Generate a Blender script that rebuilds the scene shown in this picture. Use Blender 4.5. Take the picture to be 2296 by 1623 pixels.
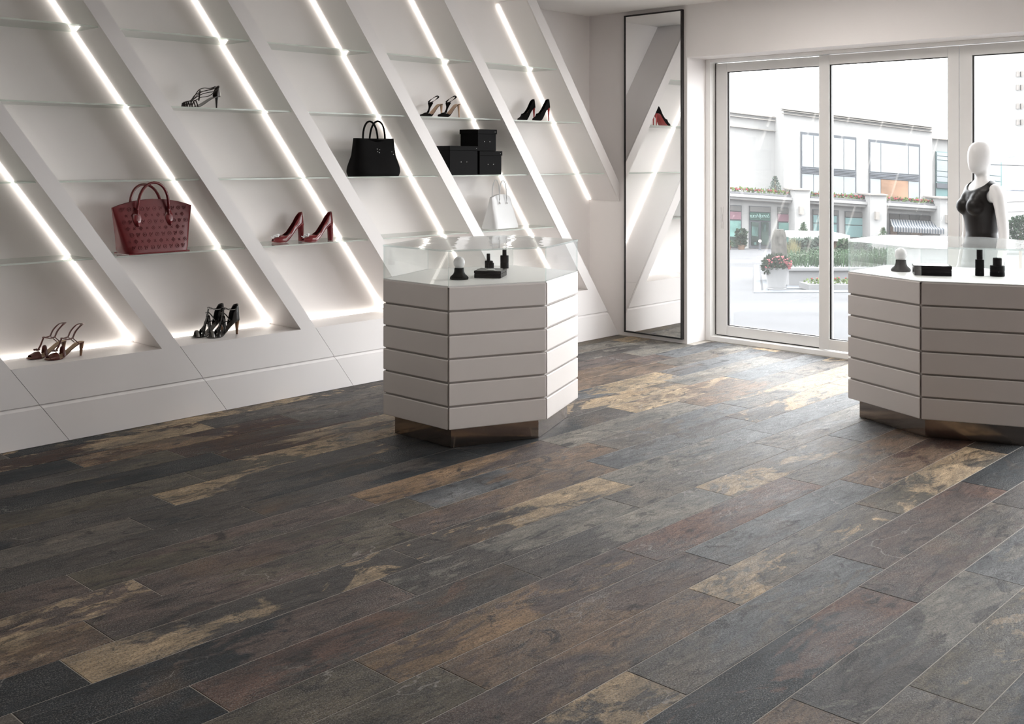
import bpy, bmesh, math, random
from mathutils import Vector, Matrix, noise
random.seed(7)
PI = math.pi
for o in list(bpy.data.objects): bpy.data.objects.remove(o)
S = bpy.context.scene
COL = S.collection

# ------------------------------------------------------------------ camera, world, exposure
F, YH, CX, EYE = 2410.0, 358.0, 1148.0, 1.65
AZ = math.atan2(2279, 2410); CA, SA = math.cos(AZ), math.sin(AZ)   # view direction in plan = (CA, SA)
cam_d = bpy.data.cameras.new('camera'); cam = bpy.data.objects.new('camera', cam_d); COL.objects.link(cam)
cam.location = (0, 0, EYE); cam.rotation_euler = (PI/2, 0, -math.atan2(CA, SA))
cam_d.sensor_width = 36; cam_d.sensor_fit = 'HORIZONTAL'; cam_d.lens = F/2296*36
cam_d.shift_y = -(811.5-YH)/2296; cam_d.clip_end = 500; cam_d.clip_start = .05
S.camera = cam
W = bpy.data.worlds.new('sky'); S.world = W; W.use_nodes = True
bg = W.node_tree.nodes['Background']; bg.inputs[0].default_value = (.96, .98, 1, 1); bg.inputs[1].default_value = 14.0
S.view_settings.view_transform = 'Standard'; S.view_settings.look = 'None'; S.view_settings.gamma = 1
S.view_settings.exposure = 0.0; S.view_settings.use_curve_mapping = False
try:
    S.cycles.use_denoising = True; S.cycles.max_bounces = 9; S.cycles.transparent_max_bounces = 18
    S.cycles.use_adaptive_sampling = True; S.cycles.adaptive_threshold = .05; S.cycles.adaptive_min_samples = 20
    S.cycles.diffuse_bounces = 4; S.cycles.glossy_bounces = 4; S.cycles.sample_clamp_indirect = 6
except Exception: pass
LED_POWER = 4.5
FILL_L = 16.5

def plan(d, l): return (CA*d+SA*l, SA*d-CA*l)
def at(px, py, d):
    x, y = plan(d, (px-CX)/F*d); return Vector((x, y, EYE-d*(py-YH)/F))

# ------------------------------------------------------------------ materials
def new_mat(name):
    m = bpy.data.materials.new(name); m.use_nodes = True
    return m, m.node_tree, m.node_tree.nodes['Principled BSDF']
MATS = {}
def mat(name, col, rough=.5, metal=0, vary=.06, vscale=6, bump=0, bscale=60, spec=.5, coat=0):
    if name in MATS: return MATS[name]
    m, t, p = new_mat(name)
    N, L = t.nodes, t.links
    tc = N.new('ShaderNodeTexCoord'); nz = N.new('ShaderNodeTexNoise')
    nz.inputs['Scale'].default_value = vscale; nz.inputs['Detail'].default_value = 5
    L.new(tc.outputs['Object'], nz.inputs['Vector'])
    mr = N.new('ShaderNodeMapRange'); mr.inputs['To Min'].default_value = 1-vary; mr.inputs['To Max'].default_value = 1+vary
    mr.inputs['From Min'].default_value = .3; mr.inputs['From Max'].default_value = .7
    L.new(nz.outputs['Fac'], mr.inputs['Value'])
    vm = N.new('ShaderNodeVectorMath'); vm.operation = 'SCALE'; vm.inputs[0].default_value = col[:3]
    L.new(mr.outputs[0], vm.inputs['Scale']); L.new(vm.outputs[0], p.inputs['Base Color'])
    p.inputs['Roughness'].default_value = rough; p.inputs['Metallic'].default_value = metal
    p.inputs['Specular IOR Level'].default_value = spec
    if coat: p.inputs['Coat Weight'].default_value = coat; p.inputs['Coat Roughness'].default_value = .08
    if bump:
        n2 = N.new('ShaderNodeTexNoise'); n2.inputs['Scale'].default_value = bscale; n2.inputs['Detail'].default_value = 4
        L.new(tc.outputs['Object'], n2.inputs['Vector'])
        b = N.new('ShaderNodeBump'); b.inputs['Strength'].default_value = bump; b.inputs['Distance'].default_value = .002
        L.new(n2.outputs['Fac'], b.inputs['Height']); L.new(b.outputs[0], p.inputs['Normal'])
    MATS[name] = m; return m
def emit(name, col, s):
    m, t, p = new_mat(name)
    p.inputs['Base Color'].default_value = (.8, .8, .8, 1)
    p.inputs['Emission Color'].default_value = (*col, 1); p.inputs['Emission Strength'].default_value = s
    return m
def glass(name, tint=(1, 1, 1), ior=1.45, rough=0.0, haze=0.0, hazecol=(1, 1, 1), refl=1.0, wave=0):
    # thin pane: transparent body, Fresnel reflection, optional diffuse haze mixed in
    m = bpy.data.materials.new(name); m.use_nodes = True; t = m.node_tree; N, L = t.nodes, t.links; N.clear()
    out = N.new('ShaderNodeOutputMaterial'); tr = N.new('ShaderNodeBsdfTransparent'); gl = N.new('ShaderNodeBsdfGlossy')
    tr.inputs[0].default_value = (*tint, 1); gl.inputs['Roughness'].default_value = rough
    f0 = ((ior-1)/(ior+1))**2     # Schlick reflectance, the same from both sides of the pane
    lw = N.new('ShaderNodeLayerWeight'); lw.inputs[0].default_value = .5
    pw = N.new('ShaderNodeMath'); pw.operation = 'POWER'; pw.inputs[1].default_value = 5; L.new(lw.outputs['Facing'], pw.inputs[0])
    ml = N.new('ShaderNodeMath'); ml.operation = 'MULTIPLY_ADD'; ml.inputs[1].default_value = (1-f0)*min(1, refl); ml.inputs[2].default_value = f0*refl
    L.new(pw.outputs[0], ml.inputs[0])
    mx = N.new('ShaderNodeMixShader'); L.new(ml.outputs[0], mx.inputs[0]); L.new(tr.outputs[0], mx.inputs[1]); L.new(gl.outputs[0], mx.inputs[2])
    last = mx
    if haze:
        df = N.new('ShaderNodeBsdfDiffuse'); df.inputs[0].default_value = (*hazecol, 1)
        tl = N.new('ShaderNodeBsdfTranslucent'); tl.inputs[0].default_value = (*hazecol, 1)
        a = N.new('ShaderNodeMixShader'); a.inputs[0].default_value = .5; L.new(df.outputs[0], a.inputs[1]); L.new(tl.outputs[0], a.inputs[2])
        m2 = N.new('ShaderNodeMixShader'); m2.inputs[0].default_value = haze
        L.new(mx.outputs[0], m2.inputs[1]); L.new(a.outputs[0], m2.inputs[2]); last = m2
    if wave:
        tc = N.new('ShaderNodeTexCoord'); nz = N.new('ShaderNodeTexNoise'); nz.inputs['Scale'].default_value = 1.6
        mp = N.new('ShaderNodeMapping'); mp.inputs['Scale'].default_value = (1, 3, 1); mp.inputs['Rotation'].default_value = (0, 0, .8)
        L.new(tc.outputs['Object'], mp.inputs[0]); L.new(mp.outputs[0], nz.inputs['Vector'])
        b = N.new('ShaderNodeBump'); b.inputs['Strength'].default_value = wave; b.inputs['Distance'].default_value = .05
        L.new(nz.outputs['Fac'], b.inputs['Height']); L.new(b.outputs[0], gl.inputs['Normal'])
    L.new(last.outputs[0], out.inputs[0])
    return m
def frosted(name, rough=.3):
    m, t, p = new_mat(name)
    p.inputs['Base Color'].default_value = (.97, .98, .975, 1); p.inputs['Transmission Weight'].default_value = 1
    p.inputs['Roughness'].default_value = rough; p.inputs['IOR'].default_value = 1.02
    return m

WHITE = (.80, .775, .755)
m_wall = mat('white_wall_paint', (.82, .785, .772), .75, vary=.015, vscale=2, bump=.1, bscale=200)
m_ceil = mat('ceiling_paint', (.86, .84, .82), .85, vary=.015, vscale=2)
m_lacq = mat('white_satin_lacquer', (.80, .767, .757), .45, vary=.012, vscale=3)
m_case = mat('display_lacquer', (.80, .75, .725), .42, vary=.012, vscale=3)
m_core = mat('groove_lacquer', (.50, .46, .44), .6, vary=.02)
m_deck = mat('white_deck', (.88, .87, .86), .4, vary=.01)
m_bronze = mat('polished_bronze', (.34, .285, .25), .12, 1, vary=.05, vscale=2)
m_alu = mat('grey_aluminium', (.74, .73, .715), .45, 0, vary=.02)
m_jamb = mat('light_frame_paint', (.88, .87, .855), .45, vary=.02)
m_gasket_gap = mat('black_gasket_and_gap', (.015, .014, .013), .5)
m_blackframe = mat('black_metal_frame', (.012, .011, .011), .35)
m_grout = mat('sand_grout', (.42, .39, .35), .9, vary=.1, vscale=20)
m_mirror, _t, _p = new_mat('mirror_silver'); _p.inputs['Metallic'].default_value = 1; _p.inputs['Roughness'].default_value = .0; _p.inputs['Base Color'].default_value = (.93, .935, .93, 1)
m_led = emit('led_diffuser', (1, .955, .88), LED_POWER)
m_pane = glass('window_glass', (.985, .99, .99), haze=.018, refl=.9)  # washed-out glare of the outdoors put into the glass as haze
m_caseglass = glass('case_glass', (.985, .99, .987), refl=1.4)
m_topglass = glass('case_top_glass', (.97, .985, .98), ior=1.5, refl=1.6, haze=.12, wave=.09)
m_frost = glass('frosted_case_glass', (.97, .98, .975), haze=.20, hazecol=(.80, .82, .80))
m_shelf = glass('shelf_glass', (.955, .975, .962), refl=1.0, haze=.045, hazecol=(.86, .93, .89))
m_edge = glass('glass_edge', (.84, .91, .87), refl=1.0, haze=.5, hazecol=(.86, .91, .87))
m_cedge = glass('case_glass_edge', (.90, .96, .95), refl=1.0, haze=.16, hazecol=(.82, .90, .88))

# ------------------------------------------------------------------ mesh building
OFF = {}
def note(o, loc): OFF[o.name] = Vector(loc)
class MB:
    def __init__(s): s.v = []; s.f = []; s.m = []; s.mi = 0
    def add(s, vs, fs):
        b = len(s.v); s.v += [Vector(v) for v in vs]; s.f += [tuple(b+i for i in f) for f in fs]; s.m += [s.mi]*len(fs); return s
    def box(s, x0, y0, z0, x1, y1, z1):
        return s.add([(x0,y0,z0),(x1,y0,z0),(x1,y1,z0),(x0,y1,z0),(x0,y0,z1),(x1,y0,z1),(x1,y1,z1),(x0,y1,z1)],
                     [(0,3,2,1),(4,5,6,7),(0,1,5,4),(1,2,6,5),(2,3,7,6),(3,0,4,7)])
    def hexa(s, a, b):      # two quads/polygons with equal counts -> closed prism
        n = len(a)
        return s.add(list(a)+list(b), [tuple(range(n-1,-1,-1)), tuple(range(n,2*n))]+[(i,(i+1)%n,n+(i+1)%n,n+i) for i in range(n)])
    def prism_y(s, poly, y0, y1):  # polygon in XZ
        return s.hexa([(x,y0,z) for x,z in poly], [(x,y1,z) for x,z in poly])
    def prism_z(s, poly, z0, z1):
        return s.hexa([(x,y,z0) for x,y in poly], [(x,y,z1) for x,y in poly])
    def rings(s, rs, cap=True, closed=True):
        n = len(rs[0]); vs = [p for r in rs for p in r]; fs = []
        for k in range(len(rs)-1):
            for i in range(n if closed else n-1):
                j = (i+1) % n; fs.append((k*n+i, k*n+j, (k+1)*n+j, (k+1)*n+i))
        if cap and closed:
            fs.append(tuple(range(n-1,-1,-1))); fs.append(tuple((len(rs)-1)*n+i for i in range(n)))
        return s.add(vs, fs)
    def lathe(s, prof, cx=0, cy=0, n=24, z0=0):
        return s.rings([[(cx+r*math.cos(2*PI*i/n), cy+r*math.sin(2*PI*i/n), z0+z) for i in range(n)] for r, z in prof])
    def tube(s, pts, rad, n=8, flat=1.0, closed=False, up=(0, 0, 1)):
        pts = [Vector(p) for p in pts]; R = []; m = len(pts)
        for i, p in enumerate(pts):
            a = pts[i-1] if (i > 0 or closed) else p; b = pts[(i+1) % m] if (i < m-1 or closed) else p
            t = (b-a).normalized() if (b-a).length > 1e-9 else Vector((1, 0, 0))
            u = Vector(up).cross(t)
            if u.length < 1e-3: u = Vector((0, 1, 0)).cross(t)
            if u.length < 1e-3: u = Vector((1, 0, 0))
            u.normalize(); w = t.cross(u)
            r = rad(i/(m-1)) if callable(rad) else rad
            R.append([p+u*(r*math.cos(2*PI*k/n))+w*(r*flat*math.sin(2*PI*k/n)) for k in range(n)])
        if closed: R.append(R[0])
        return s.rings(R, cap=not closed)
    def ball(s, c, r, n=12, m=8, sc=(1, 1, 1)):
        R = []
        for j in range(m+1):
            th = PI*(j+.02)/(m+.04); R.append([(c[0]+r*sc[0]*math.sin(th)*math.cos(2*PI*i/n), c[1]+r*sc[1]*math.sin(th)*math.sin(2*PI*i/n), c[2]-r*sc[2]*math.cos(th)) for i in range(n)])
        return s.rings(R)
    def build(s, name, mt, parent=None, world=True, smooth=False, bevel=0, seg=1, solid=0, subsurf=0, kind=None):
        off = OFF.get(parent.name, Vector()) if (parent is not None and world) else Vector()
        me = bpy.data.meshes.new(name); me.from_pydata([tuple(v-off) for v in s.v], [], s.f)
        mts = mt if isinstance(mt, (list, tuple)) else [mt]
        for q in mts: me.materials.append(q)
        if len(mts) > 1: me.polygons.foreach_set('material_index', s.m)
        bm = bmesh.new(); bm.from_mesh(me); bmesh.ops.recalc_face_normals(bm, faces=bm.faces); bm.to_mesh(me); bm.free()
        if smooth:
            for p in me.polygons: p.use_smooth = True
            try: me.set_sharp_from_angle(angle=math.radians(40))
            except Exception: pass
        o = bpy.data.objects.new(name, me); COL.objects.link(o)
        if parent is not None: o.parent = parent
        OFF[o.name] = off.copy()
        if bevel:
            b = o.modifiers.new('bevel', 'BEVEL'); b.width = bevel; b.segments = seg; b.limit_method = 'ANGLE'; b.angle_limit = .5
        if solid: q = o.modifiers.new('solid', 'SOLIDIFY'); q.thickness = solid; q.offset = 0
        if subsurf: q = o.modifiers.new('sub', 'SUBSURF'); q.levels = subsurf; q.render_levels = subsurf
        if kind: o['kind'] = kind
        return o
def thing(name, label, cat, loc=(0, 0, 0), rz=0, group=None):
    o = bpy.data.objects.new(name, None); COL.objects.link(o); o.location = loc; o.rotation_euler = (0, 0, rz)
    o.empty_display_size = .1; o['label'] = label; o['category'] = cat
    if group: o['group'] = group
    note(o, loc); return o
def tag(o, label, cat, group=None, kind=None):
    o['label'] = label; o['category'] = cat
    if group: o['group'] = group
    if kind: o['kind'] = kind
    return o
def struct(o): o['kind'] = 'structure'; return o

# ------------------------------------------------------------------ room shell
YF, YB = 6.23, 6.60          # front and back planes of the slanted display wall
XW, XD = 8.07, 8.36          # mirror wall, door plane
CH = 3.035
OY, OZ = 5.472, 2.565        # opening
YR = -3.0; XL = -3.0; YO2 = -1.2
struct(MB().box(XL, YR, -.12, 8.56, YB+.2, -.0014).build('floor', m_grout))
fl = bpy.data.objects['floor']
struct(MB().box(XL-.1, YR-.1, CH, 8.56, YB+.2, CH+.15).build('ceiling', m_ceil))
struct(MB().box(XL-.1, YB, 0, XW+.5, YB+.2, CH).build('wall_left', m_wall))
w = MB().box(XW, OY, 0, 8.56, YB, CH).box(XW, YO2, OZ, 8.56, OY, CH).box(XW, YR, 0, 8.56, YO2, CH)
struct(w.build('wall_front', m_wall))
m_taupe = mat('taupe_wall_paint', (.20, .175, .16), .8, vary=.03)
struct(MB().box(XL-.1, YR, 0, XL, YB, CH).build('wall_back', m_taupe))
struct(MB().box(XL, YR-.1, 0, 8.56, YR, CH).build('wall_right', m_taupe))

# ------------------------------------------------------------------ slate plank tiles
PAL = {'g': (.130,.120,.106), 'G': (.185,.180,.160), 's': (.118,.130,.140), 'd': (.020,.027,.034), 'k': (.074,.069,.066),
       'b': (.170,.122,.086), 'r': (.130,.080,.064), 'p': (.108,.084,.076), 'y': (.370,.290,.185), 'o': (.105,.095,.074),
       'm': (.060,.030,.022), 't': (.215,.148,.088)}
def slate_material():
    m, t, p = new_mat('slate_tile'); N, L = t.nodes, t.links
    def M(op, a=None, b=None, c=None):
        n = N.new('ShaderNodeMath'); n.operation = op
        for i, q in enumerate((a, b, c)):
            if q is None: continue
            if isinstance(q, (int, float)): n.inputs[i].default_value = q
            else: L.new(q, n.inputs[i])
        return n.outputs[0]
    def shift(vec, w):     # every tile samples its own stretch of stone
        if w is None: return vec
        c = N.new('ShaderNodeCombineXYZ'); L.new(w, c.inputs[0]); L.new(w, c.inputs[1])
        a = N.new('ShaderNodeVectorMath'); a.operation = 'ADD'; L.new(vec, a.inputs[0]); L.new(c.outputs[0], a.inputs[1]); return a.outputs[0]
    def noi(vec, sc, det=6, rough=.6, dist=0, w=None):
        n = N.new('ShaderNodeTexNoise'); vec = shift(vec, w)
        n.inputs['Scale'].default_value = sc; n.inputs['Detail'].default_value = det; n.inputs['Roughness'].default_value = rough
        n.inputs['Distortion'].default_value = dist; L.new(vec, n.inputs['Vector'])
        return n.outputs['Fac']
    def rng(v, a, b, c=0, d=1):
        n = N.new('ShaderNodeMapRange'); n.clamp = True
        for k, q in zip(('From Min', 'From Max', 'To Min', 'To Max'), (a, b, c, d)): n.inputs[k].default_value = q
        L.new(v, n.inputs['Value']); return n.outputs[0]
    def mix(f, a, b, mode='MIX'):
        n = N.new('ShaderNodeMix'); n.data_type = 'RGBA'; n.blend_type = mode
        if isinstance(f, (int, float)): n.inputs[0].default_value = f
        else: L.new(f, n.inputs[0])
        for i, q in ((6, a), (7, b)):
            if isinstance(q, tuple): n.inputs[i].default_value = (*q, 1)
            else: L.new(q, n.inputs[i])
        return n.outputs[2]
    tc = N.new('ShaderNodeTexCoord'); oi = N.new('ShaderNodeObjectInfo')
    W4 = M('MULTIPLY', oi.outputs['Random'], 60.0)
    v = tc.outputs['Object']
    mp = N.new('ShaderNodeMapping'); mp.inputs['Scale'].default_value = (.55, 1.25, 1); mp.inputs['Rotation'].default_value = (0, 0, .5)
    L.new(v, mp.inputs[0]); v2 = mp.outputs[0]
    at2 = N.new('ShaderNodeAttribute'); at2.attribute_type = 'OBJECT'; at2.attribute_name = 'tint_b'
    sx = N.new('ShaderNodeSeparateXYZ'); L.new(v, sx.inputs[0])
    pos = M('MULTIPLY', sx.outputs[0], 1/1.407)
    n1 = noi(v2, 3.2, 6, .62, .5, W4)
    msk = rng(M('ADD', M('SUBTRACT', pos, oi.outputs['Alpha']), M('MULTIPLY', M('SUBTRACT', n1, .5), 2.0)), -.05, .05)
    isl = rng(noi(v2, 4.2, 6, .66, .9, M('ADD', W4, 81.0)), .575, .60)
    msk = M('ABSOLUTE', M('SUBTRACT', msk, M('MULTIPLY', isl, .85)))
    base = mix(msk, oi.outputs['Color'], at2.outputs['Color'])
    # broad tone clouds
    n2 = noi(v2, 4.0, 6, .65, .8, M('ADD', W4, 9.0))
    base = mix(1.0, base, mix(rng(n2, .3, .7), (.42, .43, .46), (1.62, 1.52, 1.44)), 'MULTIPLY')
    # fine cleft streaks
    ms = N.new('ShaderNodeMapping'); ms.inputs['Scale'].default_value = (.8, 3.2, 1); ms.inputs['Rotation'].default_value = (0, 0, .35); L.new(v, ms.inputs[0])
    n7 = noi(ms.outputs[0], 11, 7, .74, .7, M('ADD', W4, 55.0))
    base = mix(1.0, base, mix(rng(n7, .34, .66), (.60, .60, .62), (1.42, 1.40, 1.38)), 'MULTIPLY')
    # dark laminated flakes
    n3 = noi(v2, 7.0, 7, .72, 1.5, M('ADD', W4, 21.0))
    base = mix(rng(n3, .54, .62, 0, .82), base, (.022, .022, .024))
    # rust patches
    n4 = noi(v2, 2.6, 7, .6, .6, M('ADD', W4, 33.0))
    base = mix(rng(n4, .58, .72, 0, .45), base, (.20, .115, .055))
    # mineral speckle
    n5 = noi(v, 190, 3, .75); n6 = noi(v2, 3.0, 5, .6, 0, M('ADD', W4, 45.0))
    sp = M('MULTIPLY', rng(n5, .52, .60), rng(n6, .42, .64, .18, 1.0))
    base = mix(M('MULTIPLY', sp, .6), base, (.42, .40, .375))
    dk = M('MULTIPLY', rng(noi(v, 120, 3, .75), .50, .60), .55)
    base = mix(dk, base, (.02, .02, .022))
    # pale veins
    vo = N.new('ShaderNodeTexVoronoi'); vo.feature = 'DISTANCE_TO_EDGE'; vo.inputs['Scale'].default_value = 2.3
    nv = N.new('ShaderNodeTexNoise'); nv.inputs['Scale'].default_value = 6; nv.inputs['Detail'].default_value = 6; L.new(v2, nv.inputs['Vector'])
    va = N.new('ShaderNodeVectorMath'); va.operation = 'MULTIPLY_ADD'; va.inputs[1].default_value = (.35, .35, .35); L.new(nv.outputs['Color'], va.inputs[0]); L.new(v2, va.inputs[2])
    L.new(shift(va.outputs[0], M('ADD', W4, 3.0)), vo.inputs['Vector'])
    vein = M('MULTIPLY', rng(vo.outputs['Distance'], .0, .010, 1, 0), rng(noi(v2, 2.2, 3, .5, 0, M('ADD', W4, 70.0)), .56, .64))
    base = mix(M('MULTIPLY', vein, .5), base, (.46, .43, .40))
    hs = N.new('ShaderNodeHueSaturation'); hs.inputs['Saturation'].default_value = .95; hs.inputs['Value'].default_value = 1.0
    L.new(base, hs.inputs['Color']); L.new(hs.outputs[0], p.inputs['Base Color'])
    L.new(rng(n2, .3, .7, .46, .66), p.inputs['Roughness'])
    p.inputs['Specular IOR Level'].default_value = .20
    hgt = M('ADD', M('ADD', M('MULTIPLY', n3, .6), M('MULTIPLY', n7, .8)), M('ADD', M('MULTIPLY', n2, .5), M('MULTIPLY', noi(v, 80, 4, .75), .28)))
    b = N.new('ShaderNodeBump'); b.inputs['Strength'].default_value = .75; b.inputs['Distance'].default_value = .014
    L.new(hgt, b.inputs['Height']); L.new(b.outputs[0], p.inputs['Normal'])
    return m
m_slate = slate_material()
TL, TW, GAP = 1.407, .2341, .0036
T_OFF = {-5:.7,-4:2.1,-3:2.5,-2:1.9,-1:2.980,0:3.942,1:2.776,2:2.065,3:2.377,4:2.217,5:1.755,6:1.303,7:1.551,8:1.741,9:2.047,10:1.888,11:2.835,12:2.386,13:2.626,14:2.932,15:3.238,16:3.09,17:2.614,18:3.55,19:2.410}
# left-end colour, right-end colour, where the change falls (0..1); key = (row, start)
TC = {(-3,2.5):'od5',(-2,1.9):'pg5',(-2,3.31):'oy7',(-1,1.57):'bb5',(-1,2.98):'kG4',(-1,4.39):'sG6',
(0,1.13):'kb5',(0,2.54):'drz',(0,3.94):'pg5',(0,5.35):'kd4',(1,1.37):'ky7',(1,2.78):'gs4',(1,4.18):'pr7',(1,5.59):'dd5',
(2,.66):'pp5',(2,2.06):'pb4',(2,3.47):'yg1',(2,4.88):'oy2',(2,6.29):'dd5',(3,.97):'oo5',(3,2.38):'bp5',(3,3.78):'ss5',(3,5.19):'bm5',(3,6.6):'dd5',
(4,.81):'oo5',(4,2.22):'tp5',(4,3.62):'rr5',(4,5.03):'gb6',(4,6.44):'dd5',(5,.35):'dd5',(5,1.75):'rk4',(5,3.16):'kG5',(5,4.57):'yg3',(5,5.98):'sd6',(5,7.38):'GG5',
(6,-.1):'gg5',(6,1.3):'dp4',(6,2.71):'kG5',(6,4.12):'gg5',(6,5.52):'gG5',(6,6.93):'dd5',(7,.14):'dd5',(7,1.55):'yk2',(7,2.96):'ky6',(7,4.37):'Gs5',(7,5.77):'ss5',(7,7.18):'yG4',
(8,.33):'yb6',(8,1.74):'po6',(8,3.15):'pb4',(8,4.55):'sk5',(8,5.96):'ky4',(8,7.37):'yy5',(9,.64):'yp6',(9,2.05):'po6',(9,3.45):'sb4',(9,4.86):'gs5',(9,6.27):'gy5',(9,7.68):'yG5',
(10,.48):'pp5',(10,1.89):'op4',(10,3.29):'tp5',(10,4.7):'GG5',(10,6.11):'bg5',(10,7.52):'gy5',(11,.02):'kk5',(11,1.43):'kk5',(11,2.83):'kd6',(11,4.24):'dk5',(11,5.65):'yb4',(11,7.06):'ss5',
(12,.98):'gg5',(12,2.39):'kd5',(12,3.79):'dd5',(12,5.2):'ky3',(12,6.61):'GG5',(12,8.01):'kk5',(13,1.22):'dk4',(13,2.63):'yk2',(13,4.03):'dd5',(13,5.44):'sy4',(13,6.85):'ss5',
(14,1.52):'oo5',(14,2.93):'oy3',(14,4.34):'yo5',(14,5.75):'bb5',(14,7.15):'gG5',(15,1.83):'dd5',(15,3.24):'my4',(15,4.64):'oo5',(15,6.05):'bp5',(15,7.46):'ss5',
(16,.28):'kk5',(16,1.68):'ko6',(16,3.09):'mk5',(16,4.5):'kk5',(16,5.9):'pp5',(16,7.31):'GG5',(17,1.21):'dd5',(17,2.61):'tm5',(17,4.02):'gk5',(17,5.43):'kk5',(17,6.83):'kG5',
(18,.73):'mm5',(18,2.14):'my5',(18,3.55):'kg4',(18,4.96):'gg5',(18,6.36):'kG5',(18,7.77):'yo5',(19,2.41):'dy4',(19,3.82):'yk2',(19,5.22):'kk5',(19,6.63):'oo5'}
TM = {}
def tile_mesh(lx, ly):
    key = (round(lx, 3), round(ly, 3))
    if key in TM: return TM[key]
    c = .0012; me = bpy.data.meshes.new('floor_tile')
    v = [(0,0,-.008),(lx,0,-.008),(lx,ly,-.008),(0,ly,-.008),(0,0,-c),(lx,0,-c),(lx,ly,-c),(0,ly,-c),(c,c,0),(lx-c,c,0),(lx-c,ly-c,0),(c,ly-c,0)]
    me.from_pydata(v, [], [(0,3,2,1),(0,1,5,4),(1,2,6,5),(2,3,7,6),(3,0,4,7),(4,5,9,8),(5,6,10,9),(6,7,11,10),(7,4,8,11),(8,9,10,11)])
    me.materials.append(m_slate); TM[key] = me; return me
rest = MB(); rnd = random.Random(3); keys = 'ggGskbrppoyd'
for k in range(-20, 20):
    y0 = 1.650+TW*k; y1 = min(y0+TW, YF-.001+GAP)
    x = T_OFF.get(k, rnd.uniform(0, TL))
    while x > -3: x -= TL
    while x < 8.36:
        xa = max(x, XL); xb = min(x+TL, (XW if y0 > OY-.15 else 8.34))
        X0 = x; x += TL
        if xb-xa < .06: continue
        ym = (y0+y1)/2; vis = False
        for q in range(9):
            X = xa+(xb-xa)*q/8; d = CA*X+SA*ym
            if d > 2.3:
                px = CX+F*(SA*X-CA*ym)/d; py = YH+F*EYE/d
                if -90 < px < 2400 and py < 1760: vis = True
        if y0 < YR: continue
        if not vis:
            rest.box(xa+GAP/2, y0+GAP/2, -.008, xb-GAP/2, y1-GAP/2, 0); continue
        o = bpy.data.objects.new('floor_tile', tile_mesh(xb-xa-GAP, y1-y0-GAP)); COL.objects.link(o)
        o.location = (xa+GAP/2, y0+GAP/2, rnd.uniform(-.0003, .0003)); o.parent = fl
        code = None
        for (kk, xs), cc in TC.items():
            if kk == k and abs(xs-X0) < .05: code = cc
        if code is None: code = rnd.choice(keys)+rnd.choice(keys)+rnd.choice('3456')
        a = PAL[code[0]]; b2 = PAL[code[1]]; sp = .62 if code[2] == 'z' else int(code[2])/10+.05
        o.color = (*a, sp); o['tint_b'] = [float(q) for q in b2]
ro = rest.build('floor_tiles', m_slate, fl, kind='stuff'); ro.color = (*PAL['g'], .5); ro['tint_b'] = [float(q) for q in PAL['p']]

# ------------------------------------------------------------------ slanted display wall
SL = 1/1.368; Z1 = .463; PITCH = 1.051; RW = .124
def rl(i, z): return 3.392+PITCH*i-(z-Z1)*SL     # left edge of rib i at height z
def rr(i, z): return rl(i, z)+RW
def clipx(poly, xm):   # clip polygon (x,z) to x<=xm
    out = []
    for i in range(len(poly)):
        a, b = poly[i], poly[(i+1) % len(poly)]
        if a[0] <= xm: out.append(a)
        if (a[0] <= xm) != (b[0] <= xm):
            t = (xm-a[0])/(b[0]-a[0]); out.append((xm, a[1]+t*(b[1]-a[1])))
    return out
dw = thing('display_wall', 'white display wall with slanted lit ribs and glass shelves, along left side', 'display wall', (4.0, YF, 0))
XM = XW-.002
for i in range(-3, 6):
    zb = 0 if i < 5 else Z1
    core = clipx([(rl(i, Z1)+.003, Z1), (rr(i, Z1), Z1), (rr(i, CH-.002), CH-.002), (rl(i, CH-.002)+.003, CH-.002)], XM)
    if len(core) < 3: continue
    rb = MB().prism_y(core, YF+.017, YB-.001).build('slanted_rib', m_lacq, dw)
    face = clipx([(rl(i, Z1), Z1), (rr(i, Z1), Z1), (rr(i, CH-.002), CH-.002), (rl(i, CH-.002), CH-.002)], XM)
    if i < 5: face = face
    MB().prism_y(face, YF, YF+.013).build('fascia', m_lacq, rb)
    # led strip lying on the shaded side of the rib beside the back wall
    zt = CH-.02; zl = Z1+.02
    if rl(i, zl) > XM: zl = Z1+(rl(i, Z1)-XM+.01)/SL
    x0, x1 = rl(i, zl)-.0005, rl(i, zt)-.0005
    nx, nz = -1/math.hypot(1, SL), -SL/math.hypot(1, SL)
    a = [(x0, YB-.004, zl), (x1, YB-.004, zt), (x1, YB-.026, zt), (x0, YB-.026, zl)]
    b = [(p[0]+nx*.005, p[1], p[2]+nz*.005) for p in a]
    MB().hexa(a, b).build('light_strip', m_led, rb)
    if i < 5:      # twin strip on the far side of the rib
        zl = Z1+.02; x0, x1 = rr(i, zl)+.0005, rr(i, zt)+.0005
        a = [(x0, YB-.004, zl), (x1, YB-.004, zt), (x1, YB-.026, zt), (x0, YB-.026, zl)]
        MB().hexa(a, [(p[0]-nx*.005, p[1], p[2]-nz*.005) for p in a]).build('light_strip', m_led, rb)
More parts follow.
